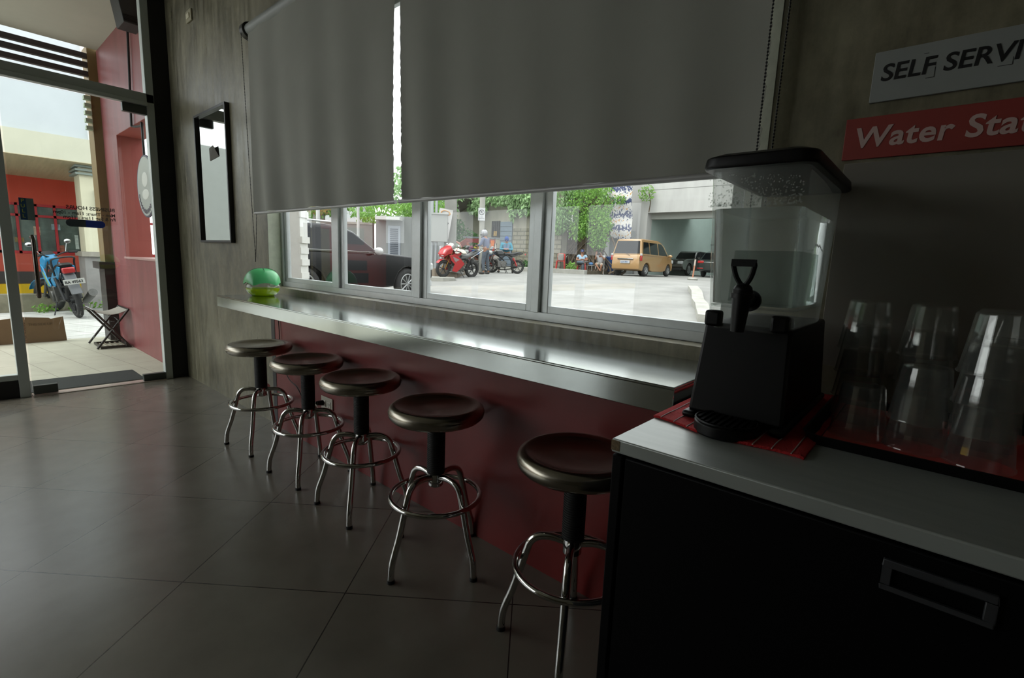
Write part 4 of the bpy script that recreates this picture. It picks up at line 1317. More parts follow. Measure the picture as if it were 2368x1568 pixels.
# gold minivan
M_gold = mat('gold_paint', 'b58e5a', .28, metal=.25, coat=.6)
bw = [(-1.95, .34), (-1.66, .26)] + arch(-1.26, .37, 8, .26) + [(-.6, .24), (.6, .24)] + arch(1.30, .37, 8, .26) + [(1.86, .3), (1.93, .5), (1.90, .72), (1.72, .93), (1.38, 1.02), (-1.86, 1.06), (-1.95, .9)]
gw_ = [(-1.86, 1.02), (1.36, .98), (.86, 1.55), (.55, 1.72), (.2, 1.80), (-1.5, 1.82), (-1.68, 1.78)]
vn = car('minivan', 'gold minivan seen from behind at the garage entrance', (-11.80, 22.55, zg(21.5)), 90, 3.9, 1.68, 1.82, bw, gw_,
         [[(-1.68, 1.10), (-.95, 1.10), (-.97, 1.66), (-1.52, 1.66)], [(-.88, 1.10), (.02, 1.08), (-.02, 1.66), (-.88, 1.66)], [(.10, 1.08), (1.12, 1.06), (.72, 1.50), (.50, 1.64), (.10, 1.66)]],
         (-1.26, 1.30), .31, M_gold, None, 'ULH 892', belt=.98, cat='van')
MB().box(-1.985, -1.95, -.42, .42, .80, .86).build('tailgate_trim', M_mirrorface, vn, bevel=.01)
MB().tube([(-1.90, .05, 1.12), (-1.93, -.22, 1.0)], .012, 6).build('rear_wiper', M_blk, vn)
# black SUV close to the window
M_carblack = mat('black_car_paint', '0c0e10', .14, spec=.45)
bs = [(-2.35, .42), (-2.0, .34)] + [(-1.45 + .47 * math.cos(math.pi - math.pi * k / 8), .34 + .46 * math.sin(math.pi * k / 8)) for k in range(9)] + [(-.6, .32), (.6, .32)] + \
     [(1.40 + .47 * math.cos(math.pi - math.pi * k / 8), .34 + .46 * math.sin(math.pi * k / 8)) for k in range(9)] + [(2.2, .36), (2.38, .55), (2.36, .82), (2.15, .98), (1.6, 1.04), (.6, 1.09), (-2.25, 1.09), (-2.38, .9)]
gs = [(-2.25, 1.05), (.55, 1.06), (-.12, 1.52), (-.35, 1.59), (-.8, 1.63), (-1.85, 1.61), (-2.08, 1.54)]
SW = [[(-2.03, 1.12), (-1.45, 1.12), (-1.48, 1.53), (-1.90, 1.51)], [(-1.37, 1.12), (-.62, 1.12), (-.64, 1.55), (-1.40, 1.54)], [(-.54, 1.12), (.36, 1.12), (-.18, 1.48), (-.34, 1.53), (-.56, 1.55)]]
sv = car('suv', 'black SUV parked just outside the left window panes', (-10.38, 4.45, zg(4.9) - .0), 100, 4.8, 1.86, 1.8, bs, gs,
         SW,
         (-1.45, 1.40), .385, M_carblack, M_lampclear, None, belt=1.0)
for s in (-1, 1):
    MB().box(-2.2, .50, s * .925 - .012, s * .925 + .012, 1.085, 1.115).build('belt_trim', M_mirrorface, sv, bevel=.004)
    MB().tube([(-1.9, s * .66, 1.64), (-1.7, s * .66, 1.68), (-.6, s * .66, 1.68), (-.35, s * .66, 1.63)], .022, 8).build('roof_rail', M_mirrorface, sv)
# two cars inside the garage
M_cargrey = mat('dark_grey_car_paint', '54524c', .22, metal=.3, coat=.6)
car('suv', 'dark grey SUV with pale headlights facing out of the garage', (-13.1, 31.2, zg(30)), -90, 4.8, 1.86, 1.8, bs, gs,
    SW,
    (-1.45, 1.40), .385, M_cargrey, None, None, belt=1.0)
bh = [(-2.1, .42), (-1.8, .30)] + arch(-1.3, .38, 8, .28) + [(-.6, .26), (.6, .26)] + arch(1.3, .38, 8, .28) + [(2.0, .3), (2.1, .55), (2.0, .78), (1.5, .88), (.9, .96), (-1.95, 1.0), (-2.1, .85)]
gh = [(-1.95, .96), (.95, .93), (.2, 1.42), (-.2, 1.50), (-1.1, 1.50), (-1.5, 1.40)]
M_cargr = mat('dark_green_car_paint', '3b4442', .2, metal=.2, coat=.6)
car('hatchback', 'dark hatchback with red tail lights at the right of the garage', (-9.72, 29.0, zg(28)), 90, 4.2, 1.78, 1.5, bh, gh,
    [[(-1.6, 1.02), (-.9, 1.02), (-.95, 1.38), (-1.35, 1.36)], [(-.82, 1.02), (.72, 1.0), (.12, 1.38), (-.2, 1.42), (-.82, 1.42)]],
    (-1.3, 1.3), .32, M_cargr, None, None, belt=.95, tail='low')
# ================================================================== parking lot beyond the window
M_lot = mat('lot_concrete', '9d9d98', .85, var=.22, vscale=.9, bump=.3, bscale=14)
M_kerb = mat('kerb_concrete', 'a9a89f', .85, var=.2, vscale=3)
M_wallc = mat('grey_plaster', '8e8f8a', .8, var=.12, vscale=1.2)
M_garage = mat('garage_concrete', 'c9c9c4', .8, var=.10, vscale=.8, stretch=(2, 2, .4))
M_garin = mat('garage_inner', 'b4c6bd', .8, var=.06, vscale=1)
M_wood = mat('root_bark', '6f604e', .9, var=.35, vscale=6)
AZ = R(40.7)
def az_thing(name, label, cat, p, kind=None, group=None):
    return thing(name, label, cat, p, AZ, group, kind)
YG = (.36, 3, 6, 10, 13, 25, 60)
b = MB()
vs = [(x, y, zg(y)) for y in YG for x in (-55, 30)]
b.add(vs, [(2 * i, 2 * i + 1, 2 * i + 3, 2 * i + 2) for i in range(6)])
tag(b.build('ground_lot', M_lot, smooth=False), kind='structure')
tag(MB().box(8, 9, 1.5, 40, -.1, 4.).build('added_reflection_wall', M_wallc, smooth=False), kind='structure')  # unseen wall added so the black SUV reflects something darker than sky
# ---- kerbs
tag(MB().box(-17, -13.3, 19.4, 23, .5, zg(20) + .17).build('ground_kerb_bed', mat('soil', '5c5340', .95, var=.3, vscale=6), smooth=False), kind='structure')
tag(MB().box(-17.2, -13.2, 19.15, 19.45, .5, zg(20) + .22).build('kerb_stone', M_kerb, bevel=.02), kind='structure')
b = MB()
P = [(-3.05, 7.0), (-3.35, 7.7), (-3.62, 8.35), (-3.9, 8.9), (-4.5, 10.4), (-5.1, 11.7)]
for (xa, ya), (xb, yb) in zip(P, P[1:]):
    d = Vector((xb - xa, yb - ya, 0)).normalized()
    nn = Vector((d.y, -d.x, 0)) * .24
    za, zb_ = zg(ya), zg(yb)
    b.add([(xa, ya, za - .1), (xb, yb, zb_ - .1), (xb + nn.x, yb + nn.y, zb_ - .1), (xa + nn.x, ya + nn.y, za - .1), (xa, ya, za + .13), (xb, yb, zb_ + .13), (xb + nn.x, yb + nn.y, zb_ + .13), (xa + nn.x, ya + nn.y, za + .13)],
          [(0, 1, 2, 3), (4, 5, 6, 7), (0, 1, 5, 4), (1, 2, 6, 5), (2, 3, 7, 6), (3, 0, 4, 7)])
tag(b.build('kerb_island', mat('worn_kerb', 'b9b8ae', .85, var=.2, vscale=4), smooth=False), kind='structure')
tag(MB().prism([(-14.2, 8.3), (-12.15, 9.2), (-11.95, 9.55), (-13.2, 10.6), (-15, 10.6)], 'z', .2, zg(9.4) + .10).build('ground_step', M_kerb, smooth=False), kind='structure')
tag(MB().prism([(-15, 9.6), (-13.35, 9.85), (-12.9, 10.5), (-14, 12)], 'z', .2, zg(10) + .32).build('ground_planter', mat('planter_tan', '8f8272', .9, var=.15, vscale=4), smooth=False), kind='structure')

# ---- white stone pillar at the left window pane
pl = thing('stone_pillar', 'white roughcast pillar outside the leftmost window pane', 'pillar', (-5.52, 1.27, 0), AZ)
MB().box(-.085, .065, -.1, .1, -.05, 3.2).build('shaft', M_paper, pl)
for z, w in ((1.30, .03), (1.05, .022), (1.58, .02), (.9, .012), (1.8, .025), (1.18, .012)):
    MB().box(.05, .065 + w * .8, -.105, .1, z - .035, z + .035).build('quoin_block', M_paper, pl)

# ---- grey perimeter wall with hedge, louvred utility room
pw = az_thing('perimeter_wall', 'long grey plaster wall behind the black SUV', 'wall', (-18.0, 8.75, .3))
MB().box(-4.2, 1.45, 0, .25, 0, 2.05).build('wall_panel', M_wallc, pw, smooth=False)
MB().box(-1.0, 1.45, -.02, .27, 2.05, 2.13).build('wall_cap', M_kerb, pw)
ur = az_thing('utility_room', 'grey utility room with a pale louvred door and flat white canopy', 'building', (-16.35, 10.2, .35))
MB().box(-.62, 2.2, 0, 1.4, -.2, 2.36).build('wall_panel', mat('utility_grey', '9a9d9b', .8, var=.06, vscale=1), ur, smooth=False)
MB().box(-.52, .42, -.5, .1, 2.18, 2.30).build('canopy', mat('canopy_white', 'd8d8d4', .7), ur, bevel=.01)
dv = MB().box(-.15, .34, -.03, .01, .35, 2.0).build('louvred_door', mat('door_pale_blue', 'a9b0b8', .5), ur, bevel=.01)
for k in range(19):
    MB().box(-.06, .25, -.045, -.028, .55 + .072 * k, .59 + .072 * k).build('louvre_slat', mat('louvre_gap', '4d5560', .6), dv)
hg = leaf_cluster('hedge', M_leaf, [((-17.4, 10.4, 3.0), (1.6, 1.2, .55), 3), ((-15.9, 11.4, 3.1), (1.2, .8, .55), 3), ((-19.3, 8.4, 2.9), (.9, .7, .35), 1), ((-18.4, 9.0, 3.0), (.5, .5, .3), 1)], 2600, .17, None, 11)
tag(hg, kind='stuff')
tag(leaf_cluster('red_flower_leaves', leaf_mat('leaf_russet', 'a5863f'), [((-18.9, 8.3, 2.9), (1.6, .9, .22), 1)], 700, .12, None, 12), kind='stuff')
for nm, lab, x, y, r, h, c in (('concrete_post', 'weathered concrete pole at the far left of the window view', -18.95, 8.6, .24, 5., 'a5a397'), ('steel_pole', 'thin white pole rising behind the black SUV roof', -17.7, 7.9, .075, 5., 'dcdcd8'),
                              ('steel_pole', 'thin white pole seen just left of the louvred door', -16.7, 8.95, .055, 5., 'd0d0cc')):
    t = MB().cyl((x, y, .1), (x, y, h), r, r * .9, n=18).build(nm, mat(nm + '_' + c, c, .7, var=.1, vscale=3))
    tag(t, lab, 'pole')
hs = thing('white_house', 'small white house far behind the hedge', 'house', (-27, 12, .6), AZ)
MB().box(-3, 3, 0, 3, 0, 4.2).build('wall_panel', mat('house_white', 'd3d6d6', .8), hs, smooth=False)
MB().prism([(-3.4, 4.2), (3.4, 4.2), (0, 5.4)], 'y', -.2, 3.2).build('roof', mat('house_roof', '8d908f', .7), hs, smooth=False)
for x in (-1.6, .2, 1.8):
    MB().box(x - .4, x + .4, -.03, .02, 2.6, 3.7).build('window', M_carglass, hs)

# ---- concrete electric post with box, banner, conduits
ep = az_thing('electric_post', 'square concrete post with a grey meter box and pipes', 'post', (-13.35, 10.38, zg(10)))
MB().box(-.09, .30, 0, .35, 0, 4.5).build('post', mat('post_concrete', '96958e', .85, var=.1, vscale=3), ep, smooth=False)
mbx = MB().box(-.62, .05, -.22, .02, 1.25, 2.20).build('meter_box', mat('box_grey', 'a2a49f', .55), ep, bevel=.01)
MB().box(-.66, .08, -.26, .03, 2.18, 2.23).build('box_hood', mat('hood_grey', 'b5b7b2', .55), mbx)
for x in (-.50, -.36):
    MB().tube([(x, -.08, -.1), (x, -.08, 1.27)], .05, 10).tube([(x, -.08, 2.2), (x, -.08, 4.5)], .045, 10).build('conduit', mat('conduit_grey', 'b4b9bb', .5), ep)
rg = MB().grid(lambda u, v: (-.22 + .14 * u + .03 * v, -.30 + .02 * math.sin(9 * u), 1.10 - .62 * v + .02 * u), 6, 8).build('white_rag', mat('rag_white', 'd9dade', .9), None, solid=.01)
rg.location = (-13.35, 10.38, zg(10)); rg.rotation_euler = (0, 0, AZ)
tag(rg, 'white rag hanging on the pipes of the concrete post', 'rag')
bnr = az_thing('banner', 'tilted white banner with orange oval and dark print on the post', 'banner', (-13.32, 10.22, 2.37))
bnr.rotation_euler = (R(3), R(9), AZ)
MB().grid(lambda u, v: (-.235 + .47 * u, .012 * math.sin(5 * u + 2 * v), -.50 + 1.0 * v), 8, 12).build('cloth', mat('banner_white', 'd8d6d2', .7), bnr, solid=.004)
b = MB().ring((0, -.02, .36), .155, .016, 'y', 32, 6)
b.xform(Matrix.Translation((0, 0, .36)) @ Matrix.Scale(.5, 4, (0, 0, 1)) @ Matrix.Translation((0, 0, -.36)))
b.build('orange_oval', mat('banner_orange', 'e3a24f', .6), bnr)
for k, (x, z, h) in enumerate(((-.02, -.06, .10), (.06, -.02, .10), (.13, .02, .08), (-.03, -.22, .09))):
    MB().obox((x, -.022, z), (.045, .004, h), Matrix.Rotation(R(20), 3, 'Y')).build('dark_print', mat('banner_dark', '4c4848', .6), bnr)
for k in range(7):
    MB().box(-.2 + .012 * k, .02 + .025 * (k % 3), -.02, -.016, -.30 - .022 * k, -.292 - .022 * k).build('small_print', mat('banner_brown', '9a8070', .6), bnr)
np_ = az_thing('no_parking_post', 'pale round post carrying a white no-parking sign', 'post', (-14.88, 13.66, zg(13.6)))
MB().cyl((0, .12, 0), (0, .12, 4.5), .115, n=18).build('pole', mat('post_pale', 'b1b0a6', .8, var=.08, vscale=3), np_)
sg = MB().box(-.155, .135, -.03, -.01, 2.16, 2.68).build('sign_board', mat('sign_paper_white', 'dedfe0', .5), np_, bevel=.004)
MB().ring((-.01, -.034, 2.50), .10, .009, 'y', 32, 6).obox((-.01, -.034, 2.50), (.2, .006, .014), Matrix.Rotation(R(45), 3, 'Y')).build('prohibition_ring', mat('sign_ink', '4a4a50', .6), sg)
text('lettering', 'P', .15, face_M((-.058, -.033, 2.447), (1, 0, 0), (0, 0, 1)), mat('sign_ink_dark', '3a3a40', .6), sg, bold=.003)
for k, s in enumerate(('NO', 'PARKING')):
    text('lettering', s, .055, face_M((-.01, -.033, 2.29 - .06 * k), (1, 0, 0), (0, 0, 1)), mat('sign_ink_grey', '8f8f90', .6), sg, 'CENTER')

# ---- old concrete block house with grilled window and blue door
bh_ = thing('block_house', 'old concrete block house with barred window and blue steel door', 'building', (-19.5, 20.5, .6), room=True)
def brick_mat(name, c1, c2, mortar):
    m = mat(name, c1, .9, bump=.4, bscale=20)
    nt = m.node_tree
    geo = nt.nodes.new('ShaderNodeNewGeometry')
    sp_ = nt.nodes.new('ShaderNodeSeparateXYZ')
    cb_ = nt.nodes.new('ShaderNodeCombineXYZ')
    nt.links.new(geo.outputs['Position'], sp_.inputs[0])
    nt.links.new(sp_.outputs['X'], cb_.inputs['X'])
    nt.links.new(sp_.outputs['Z'], cb_.inputs['Y'])
    br = nt.nodes.new('ShaderNodeTexBrick')
    br.inputs['Scale'].default_value = 1.
    br.inputs['Brick Width'].default_value = .52
    br.inputs['Row Height'].default_value = .24
    br.inputs['Mortar Size'].default_value = .035
    br.inputs['Color1'].default_value = (*_hex(c1), 1)
    br.inputs['Color2'].default_value = (*_hex(c2), 1)
    br.inputs['Mortar'].default_value = (*_hex(mortar), 1)
    nt.links.new(cb_.outputs[0], br.inputs['Vector'])
    nt.links.new(br.outputs['Color'], nt.nodes['Principled BSDF'].inputs['Base Color'])
    return m
MB().box(-24.5, -15.6, 20.5, 21, .5, 5.6).build('wall_panel', mat('old_plaster', 'a39f8f', .9, var=.22, vscale=1.2, stretch=(1, 1, .4)), bh_, smooth=False)
MB().box(-19.05, -15.6, 20.46, 20.52, .5, 3.05).build('bare_blocks', brick_mat('bare_blocks', '96927f', '8a8676', '6d6a5c'), bh_, smooth=False)
MB().box(-20.02, -19.10, 20.42, 20.5, .8, 3.44).build('steel_door', mat('door_blue_grey', '72828f', .5, var=.06), bh_, bevel=.01)
for k in range(9):
    MB().box(-20.0, -19.12, 20.40, 20.43, 1.0 + .27 * k, 1.02 + .27 * k).build('door_bar', mat('door_bar_dark', '4d5a66', .5), bh_)
wf = MB().box(-20.70, -20.08, 20.43, 20.5, 2.55, 3.50).build('window_opening', mat('window_dark', '3a3c3c', .6), bh_)
for k in range(5):
    MB().box(-20.68 + .14 * k, -20.66 + .14 * k, 20.38, 20.42, 2.55, 3.50).build('window_bar', M_blk, wf)
MB().box(-20.55, -20.25, 20.40, 20.43, 2.62, 2.90).build('yellow_notice', mat('notice_yellow', 'c9a45a', .6, var=.4, vscale=9), wf)
MB().prism([(-23.6, 4.1), (-21.9, 4.75), (-21.9, 4.9), (-23.7, 4.25)], 'y', 18.5, 20.6).build('lean_to_roof', mat('rusty_roof', '6f6a5e', .8, var=.2), bh_, smooth=False)
vin = leaf_cluster('hanging_vine_leaves', M_leafp, [((-20.0, 20.2, 4.9), (3.6, .35, .5), 4), ((-18.9, 20.2, 4.2), (.25, .2, .7), .6), ((-18.0, 20.2, 4.3), (.8, .25, .5), 1.2), ((-17.0, 20.2, 4.5), (.6, .25, .6), 1), ((-21.6, 20.1, 4.3), (.8, .3, .4), 1)], 2600, .26, None, 21, .8)
tag(vin, kind='stuff')
tag(leaf_cluster('ivy_leaves', M_leafd, [((-22.2, 19.4, 2.4), (1.5, .3, .7), 2), ((-22.6, 19.2, 3.2), (.8, .3, .5), 1)], 900, .2, None, 23), kind='stuff')
tag(leaf_cluster('roadside_grass', M_leafd, [((-17.1, 20.2, .85), (1.0, .3, .5), 1)], 500, .22, None, 24, -.7), kind='stuff')
tag(MB().box(-21.5, -15.6, 19.6, 19.85, .5, zg(20) + .2).build('kerb_back', M_kerb, smooth=False), kind='structure')
tb = thing('tree', 'pale leafy tree with a dark slanting trunk behind the tilted banner', 'tree', (-18.3, 13.6, .5), room=True)
x, y = -18.3, 13.6
MB().tube(smooth_path([(x - .3, y - .2, .5), (x - .1, y, 2.2), (x + .15, y + .1, 4.2), (x + .5, y + .2, 6)], 5), .22, 10).build('trunk', M_wood, tb)
leaf_cluster('foliage', M_leafp, [((-23.2, 17.8, 4.2), (1.9, 1.4, 1.3), 3), ((-21.6, 17.5, 5.2), (2.0, 1.4, .9), 2), ((-23.5, 17.4, 2.3), (1.6, 1, .8), 2), ((-19.2, 13.0, 4.2), (1.3, .8, 1.2), 1.5), ((-19.5, 13.2, 1.5), (.5, .5, 1.), .6)], 4200, .24, tb, 22, .6)

# ---- big root-trunked tree
tr = thing('tree', 'leafy tree with a mass of hanging roots beside the garage', 'tree', (-14.9, 21.6, .8), room=True)
q = random.Random(31)
b = MB()
for k in range(190):
    x0_ = -14.95 + q.gauss(0, .9)
    y0_ = 21.0 + q.uniform(-.1, .9)
    top_ = (-14.75 + q.gauss(0, .62), 21.5 + q.uniform(-.2, .5), q.uniform(2.6, 3.4))
    mid = ((x0_ * .6 + top_[0] * .4) + q.uniform(-.12, .12), y0_ + .2, q.uniform(1.2, 1.9))
    r = q.uniform(.02, .06)
    b.tube(smooth_path([(x0_ + q.uniform(-.3, .2), y0_ - .25, .72), (x0_, y0_, 1.0), mid, top_], 3), [r * 1.2 if i < 4 else r for i in range(10)], 5)
b.tube(smooth_path([(-14.9, 21.9, .7), (-14.8, 21.8, 2.2), (-14.7, 21.8, 3.6), (-14.5, 21.8, 5.5)], 4), [.7 - .04 * i for i in range(13)], 14)
b.build('root_trunk', M_wood, tr)
b = MB()
for k in range(14):
    a = q.uniform(0, 6.28)
    b.tube(smooth_path([(-14.75, 21.7, 3.2), (-14.7 + .7 * math.cos(a), 21.6 + .6 * math.sin(a), 3.9), (-14.6 + 1.3 * math.cos(a), 21.6 + 1. * math.sin(a), 4.6)], 3), .05, 6)
b.build('branch', M_wood, tr)
leaf_cluster('foliage', M_leaf, [((-14.35, 20.9, 4.3), (1.35, 1.1, 1.0), 4), ((-13.9, 21.0, 3.3), (.95, .9, .75), 2.5), ((-13.75, 21.2, 2.45), (.5, .5, .55), 1), ((-14.3, 20.7, 5.3), (1.6, 1.2, .8), 2), ((-14.6, 20.6, 3.0), (.6, .4, .6), 1)], 5200, .15, tr, 32, .5)
leaf_cluster('pale_foliage', M_leafp, [((-15.6, 20.5, 4.6), (.85, .9, .9), 2), ((-15.7, 20.3, 3.5), (.55, .6, .75), 2), ((-15.0, 20.6, 5.3), (1.0, .9, .6), 1)], 2200, .2, tr, 33, .9, .35)
leaf_cluster('dark_foliage', M_leafd, [((-16.3, 22.6, 2.6), (1.1, .5, 1.7), 2), ((-15.3, 22.9, 4.4), (1.4, .5, 1.3), 2), ((-14.6, 22.6, 3.4), (.8, .4, .8), 1)], 2600, .22, tr, 35, .6)
tag(leaf_cluster('kerb_plant', M_leaf, [((-14.35, 19.75, 1.0), (.28, .2, .22), 1)], 160, .14, None, 34, -.3), kind='stuff')

# ---- garage building and patterned banner
gb = thing('garage_building', 'large pale concrete garage building with a wide opening', 'building', (-8, 30, .7), room=True)
GY_ = 26.0
MB().box(-14.0, 6, GY_, GY_ + .6, 4.28, 9).build('upper_facade', M_garage, gb, smooth=False)
MB().box(-14.05, -13.45, GY_ - .02, GY_ + .6, .5, 4.3).build('corner_column', M_garage, gb, smooth=False)
MB().box(-13.45, 6, GY_ + .5, GY_ + .9, 3.95, 4.3).build('beam', mat('beam_pale', 'b7bab2', .8), gb, smooth=False)
MB().box(-14.0, -13.5, GY_ + .6, 40, .5, 9).build('side_wall', M_garin, gb, smooth=False)
MB().box(-19.5, 6, 37, 37.3, .5, 9).build('back_wall', M_garin, gb, smooth=False)
MB().box(-14.0, 6, GY_ + .6, 32.5, 4.6, 4.9).build('inner_ceiling', M_garin, gb, smooth=False)
MB().box(-12.2, -9.4, 36.9, 37.0, .6, 3.75).build('dark_doorway', mat('doorway_dark', '2c3a3c', .7), gb, smooth=False)
for z in (3.0,):
    MB().box(-13.5, 6, 36.94, 37.0, z - .02, z + .02).build('wall_joint', mat('joint_dark', '5c6a63', .8), gb, smooth=False)
MB().box(-13.99, 6, GY_ - .006, GY_, 5.55, 5.58).build('facade_joint', mat('facade_joint', '8f8f8a', .8), gb, smooth=False)
MB().box(-22, -13.9, 26.4, 26.9, .5, 8).build('rear_wing', M_garage, gb, smooth=False)
MB().box(-16.2, -13.95, 25.2, 25.6, .5, 3.2).build('side_annex', mat('annex_grey', '8a8f8c', .8, var=.08), gb, smooth=False)
MB().box(-15.75, -15.4, 24.7, 25.2, 1.6, 6).build('annex_column', mat('annex_pale', 'c5c7c2', .8), gb, smooth=False)
def print_mat():
    m = mat('patterned_print', 'd8d6d2', .7)
    nt = m.node_tree
    tc = nt.nodes.new('ShaderNodeTexCoord')
    mp = nt.nodes.new('ShaderNodeMapping')
    mp.inputs['Scale'].default_value = (9, 9, 5)
    nt.links.new(tc.outputs['Object'], mp.inputs['Vector'])
    vo = nt.nodes.new('ShaderNodeTexNoise')
    vo.inputs['Scale'].default_value = 1.3
    vo.inputs['Detail'].default_value = 1
    nt.links.new(mp.outputs['Vector'], vo.inputs['Vector'])
    wv = nt.nodes.new('ShaderNodeTexWave')
    wv.bands_direction = 'Z'
    wv.inputs['Scale'].default_value = .42
    nt.links.new(tc.outputs['Object'], wv.inputs['Vector'])
    ad = nt.nodes.new('ShaderNodeMath')
    ad.operation = 'MULTIPLY_ADD'
    ad.inputs[1].default_value = .28
    nt.links.new(wv.outputs['Fac'], ad.inputs[0])
    nt.links.new(vo.outputs['Fac'], ad.inputs[2])
    r = nt.nodes.new('ShaderNodeValToRGB')
    r.color_ramp.interpolation = 'CONSTANT'
    e = r.color_ramp.elements
    e[0].color = (*_hex('c99a52'), 1)
    e[1].position = .42
    e[1].color = (*_hex('dedcd8'), 1)
    x = e.new(.70)
    x.color = (*_hex('3a4670'), 1)
    nt.links.new(ad.outputs[0], r.inputs['Fac'])
    nt.links.new(r.outputs['Color'], nt.nodes['Principled BSDF'].inputs['Base Color'])
    return m
pb = thing('patterned_banner', 'tall white tarpaulin with dark blue and orange pattern beside the garage', 'banner', (-14.9, 25.1, 2.9), room=True)
MB().grid(lambda u, v: (-15.6 + 1.75 * u - .25 * v * u, 24.95 + .06 * math.sin(7 * u + 3 * v) - .06 * math.sin(14 * v), 2.85 - .22 * u + 3.9 * v), 16, 30).build('tarpaulin', print_mat(), pb, solid=.01)
tag(MB().tube(smooth_path([(-13.3, 25.8, 4.3), (-13.2, 25.7, 4.9), (-13.3, 25.6, 5.4)], 3), .03, 6).build('wall_shrub_stem', M_wood), 'thin shrub stem growing from the garage wall top corner', 'shrub')
tag(leaf_cluster('wall_shrub_leaves', M_leaf, [((-13.45, 25.6, 5.4), (.5, .3, .5), 1), ((-14.6, 24.7, 5.0), (.4, .2, .3), .6)], 260, .17, None, 41), kind='stuff')

# ---- bollard post, barricade, bin, hand truck
bp2 = thing('marker_post', 'orange and white post standing on a round concrete foot', 'post', (-8.03, 19.65, zg(19.6)))
MB().lathe([(0, .12), (.16, .12), (.22, .06), (.20, 0), (0, 0)], 20).build('foot', M_kerb, bp2)
MB().cyl((0, 0, .1), (.03, 0, .62), .03, n=12).build('shaft', mat('post_orange', 'c98a6a', .6), bp2)
MB().cyl((.03, 0, .62), (.045, 0, .88), .035, n=12).build('top_sleeve', mat('post_pale_top', 'cfc0b2', .6), bp2)
bc = thing('barricade', 'black and yellow striped barricade leaning beside the minivan', 'barricade', (-13.0, 22.2, zg(22)))
MB().obox((0, 0, .47), (.42, .04, .95), Matrix.Rotation(R(-12), 3, 'X')).build('panel', M_blk, bc)
for k in range(3):
    MB().obox((-.02 + .1 * (k - 1), -.045 - .001 * k, .25 + .25 * k), (.09, .012, .36), Matrix.Rotation(R(-12), 3, 'X') @ Matrix.Rotation(R(-32), 3, 'Y')).build('yellow_stripe', mat('stripe_yellow', 'd6a72a', .6), bc)
bn = thing('bin', 'blue plastic bin behind the person in white', 'bin', (-13.45, 22.05, zg(22)))
MB().lathe([(0, 0), (.25, 0), (.30, .85), (.31, .9), (.29, .9), (.27, .1), (0, .08)], 24).build('barrel', mat('bin_blue', '2a5fa8', .5), bn)
MB().lathe([(.0, .96), (.2, .95), (.32, .90), (.32, .87), (0, .87)], 24).build('lid', mat('bin_lid_blue', '3468b0', .5), bn)
ht = thing('hand_truck', 'dark green folding hand truck next to the minivan', 'hand truck', (-12.65, 21.7, zg(21.7)))
for x in (-.14, .14):
    MB().tube([(x, 0, .12), (x, .2, 1.0)], .018, 8).build('rail', mat('truck_green', '35463f', .5), ht)
    MB().ring((x, 0, .09), .065, .025, 'x', 20, 8).build('wheel', M_tyre, ht)
for z in (.4, .7, 1.0):
    MB().tube([(-.14, .23 * z - .03, z), (.14, .23 * z - .03, z)], .013, 6).build('crossbar', mat('truck_green_bar', '3d5048', .5), ht)
MB().box(-.17, .17, -.14, .03, .02, .035).build('toe_plate', M_engine, ht)

# ---- plastic chairs, stool
M_redplastic = mat('red_plastic', 'd0342c', .4)
def plastic_chair(label, loc, rz, m):
    t = thing('plastic_chair', label, 'chair', loc, R(rz), 'plastic chairs under the tree')
    MB().grid(lambda u, v: (-.21 + .42 * u, -.21 + .42 * v, .43 - .015 * math.sin(math.pi * u) * math.sin(math.pi * v)), 8, 8).build('seat', m, t, solid=.02)
    MB().grid(lambda u, v: (-.215 - .06 * v - .03 * math.cos(math.pi * (u - .5)), -.20 + .40 * u, .44 + .40 * v - .04 * (2 * u - 1) ** 2 * v), 10, 8).build('backrest', m, t, solid=.02)
    for x, y in ((.19, .19), (.19, -.19), (-.19, .19), (-.19, -.19)):
        MB().cyl((x, y, .43), (x * 1.2, y * 1.2, 0), .032, .022, n=10).build('leg', m, t)
    return t
plastic_chair('empty red plastic chair holding a grey bundle, on the kerb', (-15.05, 19.75, zg(19.8) + .18), -60, M_redplastic)
bd_ = thing('bundle', 'grey folded bundle resting on the empty red chair', 'bundle', (-15.03, 19.72, zg(19.8) + .625), R(-60))
MB().box(-.16, .13, -.15, .15, 0, .30).build('sack', mat('bundle_grey', '9d9a94', .9, var=.15, vscale=12), bd_, bevel=.05)
MB().box(-.15, .12, -.14, .14, .29, .36).build('top_fold', mat('bundle_pale', 'b3aea6', .9, var=.1, vscale=12), bd_, bevel=.03)
plastic_chair('red plastic chair under the person in the cap', (-14.15, 20.35, zg(20.4)), -62, M_redplastic)
plastic_chair('white plastic chair under the person in white clothes', (-13.58, 21.25, zg(21.2)), -66, mat('white_plastic_chair', 'd9d9d5', .4))
ws = thing('white_stool', 'small white stool with a blue bag between the two seated people', 'stool', (-13.95, 20.95, zg(20.9)))
MB().box(-.16, .16, -.16, .16, .42, .45).build('seat', mat('stool_white', 'b9bab5', .5), ws, bevel=.01)
for x in (-.13, .13):
    for y in (-.13, .13):
        MB().cyl((x, y, .42), (x * 1.15, y * 1.15, 0), .022, n=8).build('leg', mat('stool_leg_white', 'a5a7a2', .5), ws)
bg = MB().ell((-13.95, 20.93, zg(20.9) + .53), (.13, .11, .08), 14, 8).build('plastic_bag', mat('bag_blue', '5b93cf', .5))
tag(bg, 'crumpled blue bag on the small white stool', 'bag')

